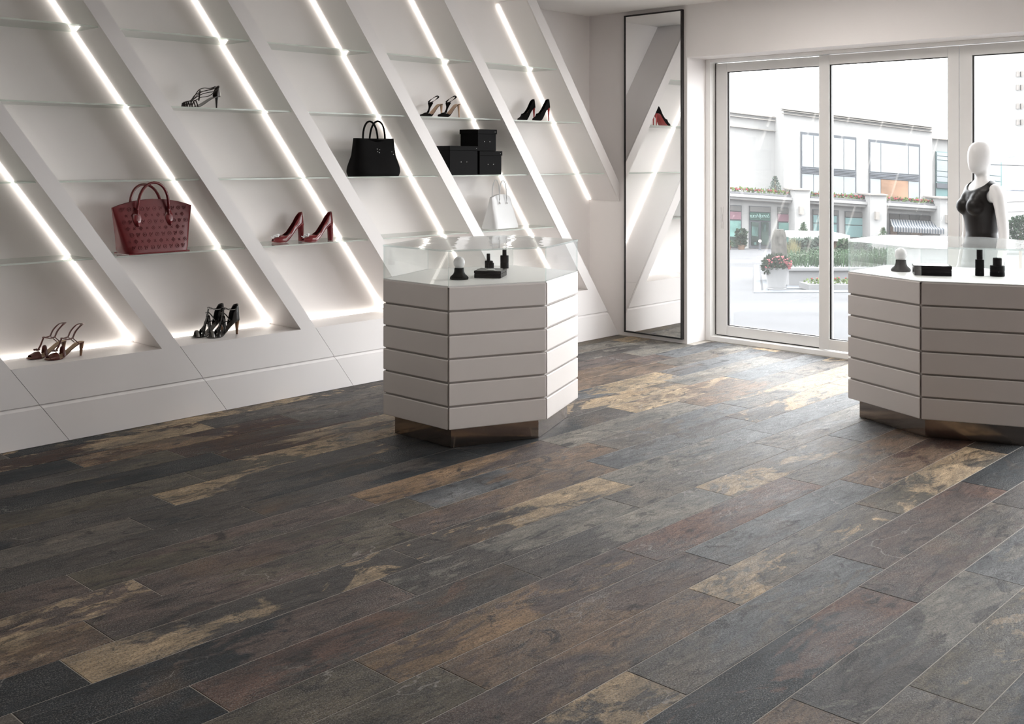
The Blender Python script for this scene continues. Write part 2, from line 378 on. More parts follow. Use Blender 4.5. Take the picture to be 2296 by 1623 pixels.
# base: sill, upper and lower front panels cut on the slant, horizontal joint
ZG = .238
for i in range(-4, 5):
    j = .0015
    up = [(rr(i-1, ZG+.002)+j, ZG+.002), (rr(i, ZG+.002)-j, ZG+.002), (rr(i, Z1)-j, Z1), (rr(i-1, Z1)+j, Z1)]
    MB().prism_y(up, YF, YF+.016).build('front_panel', m_lacq, dw)
    lo0 = [(rr(i-1, .002)+j, .002), (rr(i, .002)-j, .002), (rr(i, ZG-.022)-j, ZG-.022), (rr(i-1, ZG-.022)+j, ZG-.022)]
    lo1 = [(rr(i-1, .002)+j, .002), (rr(i, .002)-j, .002), (rr(i, ZG-.001)-j, ZG-.001), (rr(i-1, ZG-.001)+j, ZG-.001)]
    lb = MB()
    lb.add([(x, YF, z) for x, z in lo0]+[(lo1[3][0], YF+.014, lo1[3][1]), (lo1[2][0], YF+.014, lo1[2][1])]+[(x, YF+.018, z) for x, z in lo1],
           [(0,1,2,3), (3,2,5,4), (4,5,8,9), (0,3,4,9,6), (1,7,8,5,2), (0,6,7,1), (6,9,8,7)])
    lb.build('lower_panel', m_lacq, dw)
xl, xr = rl(-4, 0), XM
body = clipx([(rl(-4, Z1-.001), Z1-.001), (rl(-4, 0), 0), (rr(4, 0)-.002, 0), (rr(4, Z1-.001)-.002, Z1-.001)], XM)
MB().prism_y(body, YF+.019, YB-.001).build('sill_box', m_lacq, dw)
for i in range(-3, 5):
    MB().box(rr(i-1, Z1)+.01, YB-.03, Z1-.001, rl(i, Z1)-.03, YB-.008, Z1+.004).build('light_strip', m_led, dw)
SHZ = [1.055, 1.52, 1.985, 2.45]; ST = .010
for i in range(-2, 6):
    for z in SHZ:
        zb, zt = z-ST/2, z+ST/2
        p = [(rr(i-1, zb)+.002, zb), (rl(i, zb)-.002, zb), (rl(i, zt)-.002, zt), (rr(i-1, zt)+.002, zt)]
        if p[0][0] > XM-.1: continue
        if i == 5 and z < 1.1: continue
        p = clipx(p, XM-.001)
        if len(p) < 4: continue
        m = MB(); n = len(p); y0, y1 = YF+.03, YB-.002
        m.add([(x, y0, q) for x, q in p]+[(x, y1, q) for x, q in p], [(0,1,n+1,n), (2,3,n+3,n+2)] if n == 4 else [])
        m.mi = 1
        m.add([(x, y0, q) for x, q in p], [tuple(range(n))]); m.add([(x, y1, q) for x, q in p], [tuple(range(n))])
        m.add([(p[0][0], y0, p[0][1]), (p[3][0], y0, p[3][1]), (p[3][0], y1, p[3][1]), (p[0][0], y1, p[0][1])], [(0,1,2,3)])
        m.add([(p[1][0], y0, p[1][1]), (p[2][0], y0, p[2][1]), (p[2][0], y1, p[2][1]), (p[1][0], y1, p[1][1])], [(0,1,2,3)])
        m.build('glass_shelf', [m_shelf, m_edge], dw)

# ------------------------------------------------------------------ wall mirror
mi = thing('wall_mirror', 'tall narrow wall mirror in a thin black frame beside the glass doors', 'mirror', (XW, 5.83, .03))
ya, yb, za, zb = 5.507, 6.156, .038, 2.998
fw, fd = .014, .034
m = MB().box(XW-fd, ya, za, XW-.001, ya+fw, zb).box(XW-fd, yb-fw, za, XW-.001, yb, zb)
m.box(XW-fd, ya+fw, za, XW-.001, yb-fw, za+fw).box(XW-fd, ya+fw, zb-fw, XW-.001, yb-fw, zb)
m.build('mirror_frame', m_blackframe, mi)
MB().box(XW-.028, ya+fw, za+fw, XW-.004, yb-fw, zb-fw).build('mirror_glass', m_mirror, mi)

# ------------------------------------------------------------------ sliding glass doors
def frame_yz(mb, x0, x1, y0, y1, z0, z1, wl, wr, wb, wt):
    mb.box(x0, y0, z0, x1, y0+wr, z1); mb.box(x0, y1-wl, z0, x1, y1, z1)
    mb.box(x0, y0+wr, z0, x1, y1-wl, z0+wb); mb.box(x0, y0+wr, z1-wt, x1, y1-wl, z1); return mb
fr = MB(); frame_yz(fr, XD, 8.50, YO2, OY, .0, OZ, .055, .055, .045, .03)
door_frame = struct(fr.build('trim_1', m_jamb, bevel=.003))
def sash(name, x0, x1, y0, y1, wl, wr, hinge_gap=True, handle=None):
    z0, z1 = .055, 2.528
    if name.startswith('door'): o = struct(frame_yz(MB(), x0, x1, y0, y1, z0, z1, wl, wr, .088, .08).build(name, m_alu, bevel=.002))
    else: o = struct(frame_yz(MB(), x0, x1, y0, y1, z0, z1, wl, wr, .088, .08).build(name, m_alu, bevel=.002))
    g = MB(); frame_yz(g, x0+.012, x1-.012, y0+wr-.001, y1-wl+.001, z0+.087, z1-.079, .014, .008, .008, .008)
    g.build('gasket_gap_shade', m_gasket_gap, o)
    MB().box((x0+x1)/2-.006, y0+wr, z0+.088, (x0+x1)/2+.006, y1-wl, z1-.08).build('glass_pane', m_pane, o)
    return o
d1 = sash('door_1', 8.43, 8.475, 4.27, 5.402, .115, .10)
d2 = sash('door_2', 8.375, 8.42, 3.185, 4.353, .093, .085)
w1 = sash('window_1', 8.375, 8.42, 1.98, 3.18, .093, .085)
w2 = sash('window_2', 8.375, 8.42, .78, 1.975, .093, .085)
w3 = sash('window_3', 8.375, 8.42, YO2+.06, .775, .093, .085)
# black strips put in as shade in the gap round the recessed sash, flush pull handles
g = MB().box(8.44, 5.402, .05, 8.47, 5.416, 2.532).box(8.44, 4.36, .046, 8.47, 5.402, .0545)
g.build('gasket_gap_shade', m_gasket_gap, d1)
h = MB(); frame_yz(h, 8.4255, 8.4305, 5.325, 5.350, 1.02, 1.22, .003, .003, .003, .003); h.box(8.422, 5.333, 1.09, 8.430, 5.342, 1.15)
h.build('door_handle', m_alu, d1)
h = MB(); frame_yz(h, 8.3705, 8.3755, 3.128, 3.150, 1.05, 1.12, .003, .003, .003, .003); h.ball((8.373, 3.139, 1.22), .004); h.ball((8.373, 3.139, .92), .004)
h.build('door_handle', m_alu, w1)

# ------------------------------------------------------------------ faceted display cases
HEX = [(0,-.525),(.573,-.287),(.573,.287),(0,.525),(-.573,.287),(-.573,-.287)]
def inset(poly, d):
    n = len(poly); out = []
    for i in range(n):
        p0, p1, p2 = [Vector(poly[(i+k-1) % n]) for k in range(3)]
        e1 = (p1-p0).normalized(); e2 = (p2-p1).normalized()
        n1 = Vector((-e1.y, e1.x)); n2 = Vector((-e2.y, e2.x)); b = (n1+n2).normalized(); out.append(tuple(p1+b*(d/b.dot(n1))))
    return out
def display_case(c, rot, label, frost_faces):
    t = thing('display_case', label, 'display case', (c[0], c[1], 0))
    R = [(x*math.cos(rot)-y*math.sin(rot)+c[0], x*math.sin(rot)+y*math.cos(rot)+c[1]) for x, y in HEX]
    MB().prism_z(inset(R, .062), .0015, .125).build('metal_plinth', m_bronze, t)
    MB().prism_z(inset(R, .016), .121, .915).build('cabinet_body', m_core, t)
    for k in range(6):
        a, b = Vector(R[k]), Vector(R[(k+1) % 6]); e = (b-a).normalized(); nn = Vector((-e.y, e.x))
        for r in range(6):
            z0 = .12+.135*r; z1 = z0+.1245 if r < 5 else .926
            g0, g1 = .0045, .0045
            # mitred ends: the back edge is shorter than the front one
            q0, q1 = a+e*g0, b-e*g1; q2, q3 = b-e*(g1+.010)+nn*.016, a+e*(g0+.010)+nn*.016
            MB().prism_z([tuple(q0), tuple(q1), tuple(q2), tuple(q3)], z0, z1).build('drawer_front', m_case, t, bevel=.005, seg=2)
    MB().prism_z(inset(R, .004), .9262, .934).build('deck', m_deck, t)
    G = inset(R, .004); GI = inset(R, .012)
    for k in range(6):
        j = (k+1) % 6; p = [G[k], G[j], GI[j], GI[k]]
        fr_ = k in frost_faces
        m = MB(); z0, z1 = .934, 1.128
        m.add([(x, y, z) for z in (z0, z1) for x, y in p], [(0,1,5,4), (2,3,7,6)])
        m.mi = 1; m.add([(x, y, z) for z in (z0, z1) for x, y in p], [(1,2,6,5), (3,0,4,7), (4,5,6,7), (0,3,2,1)])
        m.build('glass_side', [m_frost if fr_ else m_caseglass, m_cedge], t)
    m = MB(); n = 6; z0, z1 = 1.1285, 1.1385; P = inset(R, .001)
    m.add([(x, y, z1) for x, y in P], [tuple(range(6))]); m.add([(x, y, z0) for x, y in P], [tuple(range(6))])
    m.mi = 1; m.add([(x, y, z) for z in (z0, z1) for x, y in P], [(i, (i+1) % 6, 6+(i+1) % 6, 6+i) for i in range(6)])
    m.build('glass_top', [m_topglass, m_cedge], t)
    return t
display_case((4.738, 4.723), 0, 'hexagonal display case with lit pale side, left of the two, before shelves', (2, 3))
display_case((6.785, 2.605), -PI/2, 'hexagonal display case cut by right edge, in front of the mannequin', (1, 2, 3))

m_bk = mat('black_matt', (.003, .003, .0035), .45, spec=.07); m_bkg = mat('black_gloss', (.010, .009, .010), .18, spec=.07)
m_bulb = mat('opal_glass', (.88, .88, .89), .25, spec=.6)
DZ = .9345
def bulb(x, y, k, label):
    t = thing('bulb_lamp', label, 'lamp', (x, y, DZ))
    MB().lathe([(.052*k,0),(.054*k,.008*k),(.050*k,.016*k),(.036*k,.028*k),(.029*k,.042*k),(.0275*k,.062*k),(.026*k,.064*k)], x, y, 28, DZ).build('socket_base', m_bk, t, smooth=True)
    MB().ball((x, y, DZ+.094*k), .033*k, 24, 16, (1, 1, 1.12)).build('bulb', m_bulb, t, smooth=True)
def flatbox(x, y, ang, w, d, hgt, label):
    t = thing('jewellery_box', label, 'box', (x, y, DZ), ang)
    MB().box(-w/2, -d/2, 0, w/2, d/2, hgt*.62).build('box_body', m_bkg, t, world=False, bevel=.003, seg=2)
    MB().box(-w/2-.0015, -d/2-.0015, hgt*.64, w/2+.0015, d/2+.0015, hgt).build('lid', m_bkg, t, world=False, bevel=.003, seg=2)
    MB().box(-.022, -.02, hgt, .026, .012, hgt+.0012).build('label_plate', m_deck, t, world=False)
def bottle(x, y, r, hb, rc, hc, label):
    t = thing('cosmetic_bottle', label, 'bottle', (x, y, DZ))
    MB().lathe([(r*.96,0),(r,.004),(r,hb*.42),(r*.97,hb*.44),(r*.97,hb*.47),(r,hb*.49),(r,hb-.004),(r*.95,hb)], x, y, 24, DZ).build('bottle_body', m_bk, t, smooth=True)
    MB().lathe([(rc,hb),(rc,hb+hc-.002),(rc*.9,hb+hc)], x, y, 24, DZ).build('cap', m_bkg, t, smooth=True)
bulb(4.462, 4.655, 1.05, 'white bulb on black flared base inside the left display case')
bulb(6.735, 2.93, 1.15, 'white bulb on black flared base inside the right display case')
flatbox(4.69, 4.615, math.radians(-58), .165, .18, .044, 'flat black box with white label inside the left display case')
flatbox(6.66, 2.70, math.radians(-62), .215, .15, .062, 'flat black box inside the right display case')
bottle(5.115, 4.905, .028, .085, .014, .055, 'tallest black bottle behind the flat box in left case')
bottle(5.03, 4.97, .024, .052, .012, .046, 'middle-height black bottle beside the tall one in left case')
bottle(4.985, 4.90, .018, .046, .012, .012, 'shortest black bottle in the trio in left case')
bottle(6.80, 2.46, .026, .100, .018, .085, 'tall slim black bottle inside the right display case')
bottle(6.85, 2.372, .043, .065, .026, .048, 'short wide black jar beside tall bottle in right case')

# ------------------------------------------------------------------ shoes
def lerpk(keys, t):
    if t <= keys[0][0]: return keys[0][1]
    for (a, x), (b, y) in zip(keys, keys[1:]):
        if t <= b: q = (t-a)/(b-a); return x+(y-x)*q
    return keys[-1][1]
def sst(a, b, t): q = min(1, max(0, (t-a)/(b-a))); return q*q*(3-2*q)
class Shoe:
    def __init__(s, L, H, wk=1.0, pointed=True, platform=.006):
        s.L, s.H, s.pf = L, H, platform
        s.wk = [(0,.005),(.05,.016),(.12,.026),(.22,.036),(.33,.041),(.5,.032),(.68,.025),(.84,.028),(.94,.023),(.985,.012),(1,.003)] if pointed else \
               [(0,.010),(.03,.022),(.08,.031),(.2,.040),(.33,.043),(.5,.033),(.68,.026),(.84,.029),(.94,.024),(.985,.013),(1,.003)]
        s.k = wk*L/.27
    def sz(s, t): return s.pf+s.H*sst(.28, .93, t)+(.004*(1-t/.12) if t < .12 else 0)
    def w(s, t): return lerpk(s.wk, t)*s.k
    def P(s, t, side, h, bulge=1.0): return Vector((t*s.L, side*s.w(t)*bulge, s.sz(t)+h))
    def sole(s, th):
        m = MB(); R = []
        for i in range(31):
            t = i/30; w = s.w(t); z = s.sz(t)
            R.append([(t*s.L, -w, z-th), (t*s.L, w, z-th), (t*s.L, w*1.02, z), (t*s.L, -w*1.02, z)])
        return m.rings(R)
    def insole(s, th=.0015):
        m = MB(); R = []
        for i in range(31):
            t = .02+.96*i/30; w = s.w(t)*.93; z = s.sz(t)+.0004
            R.append([(t*s.L, -w, z), (t*s.L, w, z), (t*s.L, w, z+th), (t*s.L, -w, z+th)])
        return m.rings(R)
    def heel(s, rt, rb, tc=.93, lean=.0, ecc=1.0, th=.004, tip=None):
        m = MB(); R = []; n = 14
        for i in range(9):
            q = i/8; e = q**.6; r = rt+(rb-rt)*e; x = tc*s.L+lean*q
            z = (s.sz(tc)-th)*(1-q); ring = []
            for k in range(n):
                a = 2*PI*k/n; xx = x+r*ecc*math.cos(a); zz = z
                if i == 0: zz = s.sz(min(1, max(0, xx/s.L)))-th*.5
                ring.append((xx, r*math.sin(a), zz))
            R.append(ring)
        return m.rings(R)
    def pump(s, open0=.28, open1=.36, toe=.036, vamp=.046, side=((.36,.040),(.5,.036),(.7,.046),(.9,.066),(1,.072)), t0=0.0, t1=1.0, nU=9, ins=.26):
        m = MB()
        for sg in (-1, 1):
            R = []
            for i in range(41):
                t = t0+(t1-t0)*i/40; w = s.w(t)*1.03; b = sst(open0, open1, t); hh = lerpk(((0,.014),(.08,toe*.62),(.2,toe),(open1,vamp)), t); sh = lerpk(side, t); row = []
                for j in range(nU):
                    u = j/(nU-1)
                    ya, za = w*math.cos(PI*u/2), hh*math.sin(PI*u/2)
                    yb_, zb_ = w*(1-ins*u*u), sh*u
                    row.append((t*s.L+(.010*u*sst(.85, 1, t) if t > .85 else 0)*-1, sg*(ya*(1-b)+yb_*b), s.sz(t)-.002+za*(1-b)+zb_*b))
                R.append(row)
            m.rings(R, cap=False, closed=False)
        return m
    def strap(s, pts, r=.003, flat=.5, n=6, sub=10):
        # pts: (t, side, height); smooth Catmull-Rom
        Q = [s.P(*p) for p in pts]; Q = [Q[0]*2-Q[1]]+Q+[Q[-1]*2-Q[-2]]; out = []
        for i in range(1, len(Q)-2):
            for k in range(sub):
                u = k/sub; a, b, c, d = Q[i-1], Q[i], Q[i+1], Q[i+2]
                out.append(.5*((2*b)+(c-a)*u+(2*a-5*b+4*c-d)*u*u+(3*b-a-3*c+d)*u**3))
        out.append(Q[-2]); return MB().tube(out, r, n, flat)
def arch(t0, t1, h, k=5):   # strap over the foot
    return [(t0+(t1-t0)*i/k, -1+2*i/k, h*math.sin(PI*i/k)) for i in range(k+1)]
def leather(n, c, r=.3): return mat(n, c, r, vary=.08, vscale=30, bump=.12, bscale=300, coat=.3)
m_red = leather('red_patent', (.165, .012, .016), .24); m_redin = mat('dark_lining', (.03, .008, .008), .6)
m_brown = leather('brown_red_leather', (.085, .013, .009), .3); m_tan = mat('tan_insole', (.50, .36, .24), .55); m_nude = mat('nude_lining', (.52, .34, .23), .5)
m_wood = mat('stacked_heel', (.20, .10, .05), .4, vary=.3, vscale=60); m_blk = leather('black_patent', (.010, .009, .009), .2); m_suede = mat('black_suede', (.008, .007, .007), .85, spec=.07)
m_dkbrown = leather('dark_brown_leather', (.030, .018, .014), .3); m_redsole = mat('red_sole', (.28, .012, .012), .3); m_jewel = mat('crystal_beads', (.88, .88, .90), .15, 0, vary=.1, vscale=200)
m_dkbrown2 = mat('dark_heel', (.016, .010, .008), .35)
m_grey = leather('grey_patent', (.12, .11, .10), .2)
def shoe_root(name, label, loc, rz, group): return thing(name, label, 'shoe', loc, rz, group)

def red_pump(loc, rz, label):
    t = shoe_root('court_shoe', label, loc, rz, 'red jewelled court shoes'); s = Shoe(.272, .118, pointed=False, platform=.010)
    s.sole(.009).build('sole', m_red, t, world=False, smooth=True); s.insole().build('insole', m_redin, t, world=False)
    s.pump(.26, .37, .040, .046, ((.36,.034),(.5,.030),(.7,.046),(.9,.078),(1,.086))).build('upper', m_red, t, world=False, smooth=True, solid=.0022)
    s.heel(.027, .022, .915, .004, .85).build('heel', m_red, t, world=False, smooth=True)
    j = MB(); r = random.Random(5)
    for i in range(46):
        a = r.uniform(0, 2*PI); q = r.uniform(.2, 1)**.5; tt = .12+.075*q*math.cos(a); sd = .75*q*math.sin(a)
        hz = .012+.030*math.cos(sd*1.2)*sst(-.02, .13, tt); p = s.P(tt, sd, hz+.002); j.ball(p+Vector((0,0,.002)), r.uniform(.0034, .0062), 6, 4)
    for i in range(5):
        p = s.P(.02-.012*i, -.3+.15*i, .020+.002*i); j.ball(p, .0036, 6, 4)
    j.build('jewelled_buckle', m_jewel, t, world=False)
z = SHZ[0]+ST/2
red_pump((4.375, 6.475, z), math.radians(3), 'red court shoe with crystal toe, left one, further from the strip light')
red_pump((4.555, 6.365, z), math.radians(3), 'red court shoe with crystal toe, right one, beside the strip light')

def mule(loc, rz, label):
    t = shoe_root('mule_shoe', label, loc, rz, 'black pointed mules'); s = Shoe(.25, .110)
    s.sole(.003).build('sole', m_suede, t, world=False, smooth=True); s.insole().build('insole', m_nude, t, world=False)
    s.pump(.24, .33, .034, .040, ((.33,.026),(.42,.006),(1,.004)), t1=.45).build('upper', m_suede, t, world=False, smooth=True, solid=.002)
    s.heel(.014, .0045, .945, .006).build('heel', m_nude, t, world=False, smooth=True)
    # T-bar rising to an ankle band
    m = MB(); R = []
    for i in range(11):
        q = i/10; x = (.33+.13*q+.02*math.sin(q*3))*s.L; zz = s.sz(.33)+.03+.085*q; w = .016-.018*math.sin(PI*min(1, q*1.15))*.5+.014*q*q
        R.append([(x-.002, -w, zz), (x-.004, 0, zz+.002), (x-.002, w, zz), (x+.002, w, zz), (x, 0, zz+.002), (x+.002, -w, zz)])
    m.rings(R); m.build('t_bar', m_suede, t, world=False, smooth=True)
    P = []
    for i in range(24):
        a = 2*PI*i/24; P.append((.60*s.L-.048*math.cos(a), .031*math.sin(a), s.sz(.33)+.142-.030*math.cos(a)))
    MB().tube(P, .007, 8, .22, closed=True, up=(.5, 0, .8)).build('ankle_strap', m_suede, t, world=False, smooth=True)
z = SHZ[2]+ST/2
mule((5.760, 6.46, z), math.radians(2), 'black pointed mule with ankle strap, left one above the black boxes')
mule((5.862, 6.36, z), math.radians(2), 'black pointed mule with ankle strap, right one above the black boxes')

def stiletto(loc, rz, label):
    t = shoe_root('stiletto_shoe', label, loc, rz, 'black red-soled stilettos'); s = Shoe(.232, .122)
    s.sole(.003).build('sole', m_redsole, t, world=False, smooth=True); s.insole().build('insole', m_nude, t, world=False)
    s.pump(.22, .34, .040, .062, ((.34,.062),(.45,.052),(.6,.050),(.8,.068),(1,.078)), ins=.35).build('upper', m_suede, t, world=False, smooth=True, solid=.002)
    s.heel(.013, .004, .95, .004).build('heel', m_redsole, t, world=False, smooth=True)
stiletto((6.915, 6.47, z), math.radians(2), 'black stiletto with red sole, left one on the rightmost bay shelf')
stiletto((7.000, 6.37, z), math.radians(2), 'black stiletto with red sole, right one on the rightmost bay shelf')

# single strappy sandal
t = shoe_root('strappy_sandal', 'dark strappy heeled sandal alone on upper shelf, toe to the left', (3.60, 6.36, z), 0, None)
s = Shoe(.285, .078, platform=.004)
s.sole(.004).build('sole', m_dkbrown, t, world=False, smooth=True); s.insole().build('insole', m_dkbrown, t, world=False)
s.heel(.013, .0055, .90, .0, .9).build('heel', m_dkbrown2, t, world=False, smooth=True)
for q, (a, hh) in enumerate(((.02,.022),(.06,.030),(.10,.034),(.15,.037),(.20,.040),(.27,.043),(.33,.045))):
    s.strap(arch(a, a+.015, hh), .0048).build('strap', m_dkbrown2, t, world=False, smooth=True)
for pts in ([(.10,0,.034),(.24,0,.042),(.38,0,.062),(.48,-.6,.070),(.62,-1,.058),(.80,-1,.040),(.90,-1,.055)],
            [(.12,.1,.036),(.26,.3,.046),(.40,.8,.074),(.55,1,.076),(.70,1,.060),(.90,1,.060)],
            [(.26,-.2,.044),(.40,-.7,.085),(.55,-1,.082),(.72,-1,.062),(.90,-.9,.070)],
            [(.28,.2,.044),(.42,0,.100),(.60,.6,.092),(.78,1,.064),(.92,.9,.068)],
            [(.30,-.3,.040),(.42,-.9,.055),(.56,-1.1,.040),(.68,-1,.030),(.84,-1,.040)],
            [(.36,-.9,.04),(.46,-.1,.095),(.52,.9,.075)]):
    s.strap(pts, .0046, .6).build('strap', m_dkbrown2, t, world=False, smooth=True)
s.pump(.0, .01, .03, .03, ((.86,.03),(.93,.062),(1,.075)), t0=.86, ins=.15).build('heel_counter', m_dkbrown, t, world=False, smooth=True, solid=.002)

def red_sandal(loc, rz, label):
    t = shoe_root('heeled_sandal', label, loc, rz, 'brown-red T-strap sandals'); s = Shoe(.245, .078, pointed=False, platform=.006)
    s.sole(.005).build('sole', m_brown, t, world=False, smooth=True); s.insole().build('insole', m_tan, t, world=False)
    s.heel(.017, .007, .935, -.006, .9).build('heel', m_wood, t, world=False, smooth=True)
    s.pump(.30, .40, .034, .038, ((.4,.02),(1,.02)), t0=.07, t1=.29).build('toe_band', m_brown, t, world=False, smooth=True, solid=.002)
    b = MB()
    for a in range(6): p = s.P(.24, 0, .040); b.ball((p.x+.012*math.cos(a*1.05), p.y+.016*math.sin(a*1.05), p.z+.006), .008, 8, 5, (1, 1, .6))
    b.build('bow', m_brown, t, world=False, smooth=True)
    s.strap([(.26,0,.038),(.34,0,.068),(.42,0,.105)], .0075, .6).build('t_strap', m_brown, t, world=False, smooth=True)
    s.strap(arch(.42, .46, .052), .0095, .45).build('instep_strap', m_brown, t, world=False, smooth=True)
    for sg in (-1, 1):
        s.strap([(.42,0,.105),(.52,sg*.9,.083),(.64,sg*1.1,.066)], .0105, .4).build('ankle_strap', m_brown, t, world=False, smooth=True)
        s.strap([(.64,sg*1.1,.066),(.72,sg*1.1,.090),(.86,sg*.9,.104),(.97,0,.108)], .009, .4).build('ankle_strap', m_brown, t, world=False, smooth=True)
        s.strap([(.64,sg*1.1,.066),(.72,sg*1.05,.034),(.80,sg,.005)], .006, .5).build('side_strap', m_brown, t, world=False, smooth=True)
red_sandal((2.655, 6.47, Z1+.0005), math.radians(4), 'brown-red T-strap sandal, rear one of the pair on lit sill')
red_sandal((2.715, 6.36, Z1+.0005), math.radians(4), 'brown-red T-strap sandal, front one of the pair on lit sill')

def black_sandal(loc, rz, label):
    t = shoe_root('cage_sandal', label, loc, rz, 'black caged sandals'); s = Shoe(.255, .092, pointed=False, platform=.005)
    s.sole(.004).build('sole', m_blk, t, world=False, smooth=True); s.insole().build('insole', m_grey, t, world=False)
    s.heel(.018, .008, .93, .0, .9).build('heel', m_wood, t, world=False, smooth=True)
    s.strap(arch(.10, .17, .040), .011, .35).build('strap', m_grey, t, world=False, smooth=True)
    s.strap(arch(.26, .34, .046), .011, .35).build('strap', m_blk, t, world=False, smooth=True)
    for pts in ([(.22,-1,.0),(.34,-.3,.050),(.46,.5,.072),(.56,1,.060)], [(.22,1,.0),(.34,.3,.050),(.46,-.5,.072),(.56,-1,.060)],
                [(.40,-1,.01),(.46,-.8,.05),(.50,0,.105),(.54,.8,.05),(.58,1,.01)], [(.62,-1.1,.05),(.50,-.6,.12),(.46,0,.135),(.50,.6,.12),(.62,1.1,.05)],
                [(.80,-1,.085),(.62,-1.1,.120),(.54,-.5,.150),(.52,0,.156),(.54,.5,.150),(.62,1.1,.120),(.80,1,.085)],
                [(.34,0,.05),(.44,0,.10),(.50,0,.15)]):
        s.strap(pts, .0095, .4).build('strap', m_blk, t, world=False, smooth=True)
    s.pump(.0, .01, .03, .03, ((.68,.02),(.76,.075),(.88,.105),(1,.112)), t0=.68, ins=.12).build('heel_counter', m_blk, t, world=False, smooth=True, solid=.002)
    b = MB()
    for p in ((.34,0,.052),(.46,0,.108)): q = s.P(*p); b.ball((q.x, q.y, q.z), .009, 8, 6)
    b.build('knot', m_blk, t, world=False, smooth=True)
black_sandal((3.735, 6.46, Z1+.0005), math.radians(5), 'black caged sandal, rear one of the pair on second lit sill')
black_sandal((3.795, 6.37, Z1+.0005), math.radians(5), 'black caged sandal, front one of the pair on second lit sill')

# ------------------------------------------------------------------ handbags
def bag_body(W0, W1, D0, D1, H, archz, bulge=0, n=40, levels=14, dip=0, power=5, low=0):
    R = []
    for j in range(levels+1):
        v = j/levels; w = W0+(W1-W0)*v; d = D0+(D1-D0)*(v**.8)
        bl = 1+bulge*math.sin(PI*min(1, v*1.6+.12))*(1-v)
        rr_ = .55+.45*min(1, (v/.10)) if v < .10 else 1; ring = []
        for i in range(n):
            a = 2*PI*i/n; c, s_ = math.cos(a), math.sin(a)
            k = (abs(c)**power+abs(s_)**power)**(-1/power); x = c*k*w/2*bl*(.94+.06*rr_); y = s_*k*d/2*(.8+.2*rr_)*bl
            zt = H+archz*(1-(2*x/(w+1e-6))**2)-dip*math.exp(-(x/(w*.22))**2)
            ring.append((x, y, zt*v))
        R.append(ring)
    return MB().rings(R)
def handle_pts(xa, ya, z0, zt, half, lean=0, n=22):
    return [(xa-half*math.cos(PI*i/n)*(1+.12*math.sin(PI*i/n)), ya+lean*math.sin(PI*i/n), z0+(zt-z0)*math.sin(PI*i/n)**.85) for i in range(n+1)]
m_totered = mat('red_tote_leather', (.135, .0135, .0155), .38, vary=.08, vscale=14, bump=.06, bscale=220, spec=.3)
m_emboss = mat('embossed_mark', (.085, .0085, .010), .6, spec=.15)
m_tred2 = mat('red_trim_leather', (.135, .010, .013), .25)
t = thing('tote_bag', 'dark red embossed leather tote bag with two curved handles', 'handbag', (3.405, 6.375, SHZ[0]+ST/2), math.radians(2))
bag_body(.43, .555, .190, .020, .292, .048, n=56, levels=18, power=7).build('bag_body', m_totered, t, world=False, smooth=True)
m = MB().box(-.212, -.094, -.0, .212, .094, .008); m.build('base_trim', m_tred2, t, world=False, bevel=.003)
for sg, ln, zz in ((-1, -.01, .445), (1, .03, .432)):
    m = MB().tube(handle_pts(-.015+(.0 if sg < 0 else -.008), sg*.034, .235, zz, .108, ln), lambda q: .0085+.002*abs(q-.5), 10)
    hd = m.build('handle', m_tred2, t, world=False, smooth=True)
for sx in (-1, 1):
    R = []
    for i in range(9):
        q = i/8; w_ = .006+.022*math.sin(PI*min(1, q*.9+.06))**1.2; zz = .275-.105*q
        yy = -(.095+(.010-.095)*((zz/.33)**.8))-.006; xx = -.015+sx*.112
        R.append([(xx-w_, yy+.003, zz), (xx, yy-.007, zz), (xx+w_, yy+.003, zz), (xx, yy+.010, zz)])
    MB().rings(R).build('handle_tab', m_tred2, t, world=False, smooth=True)
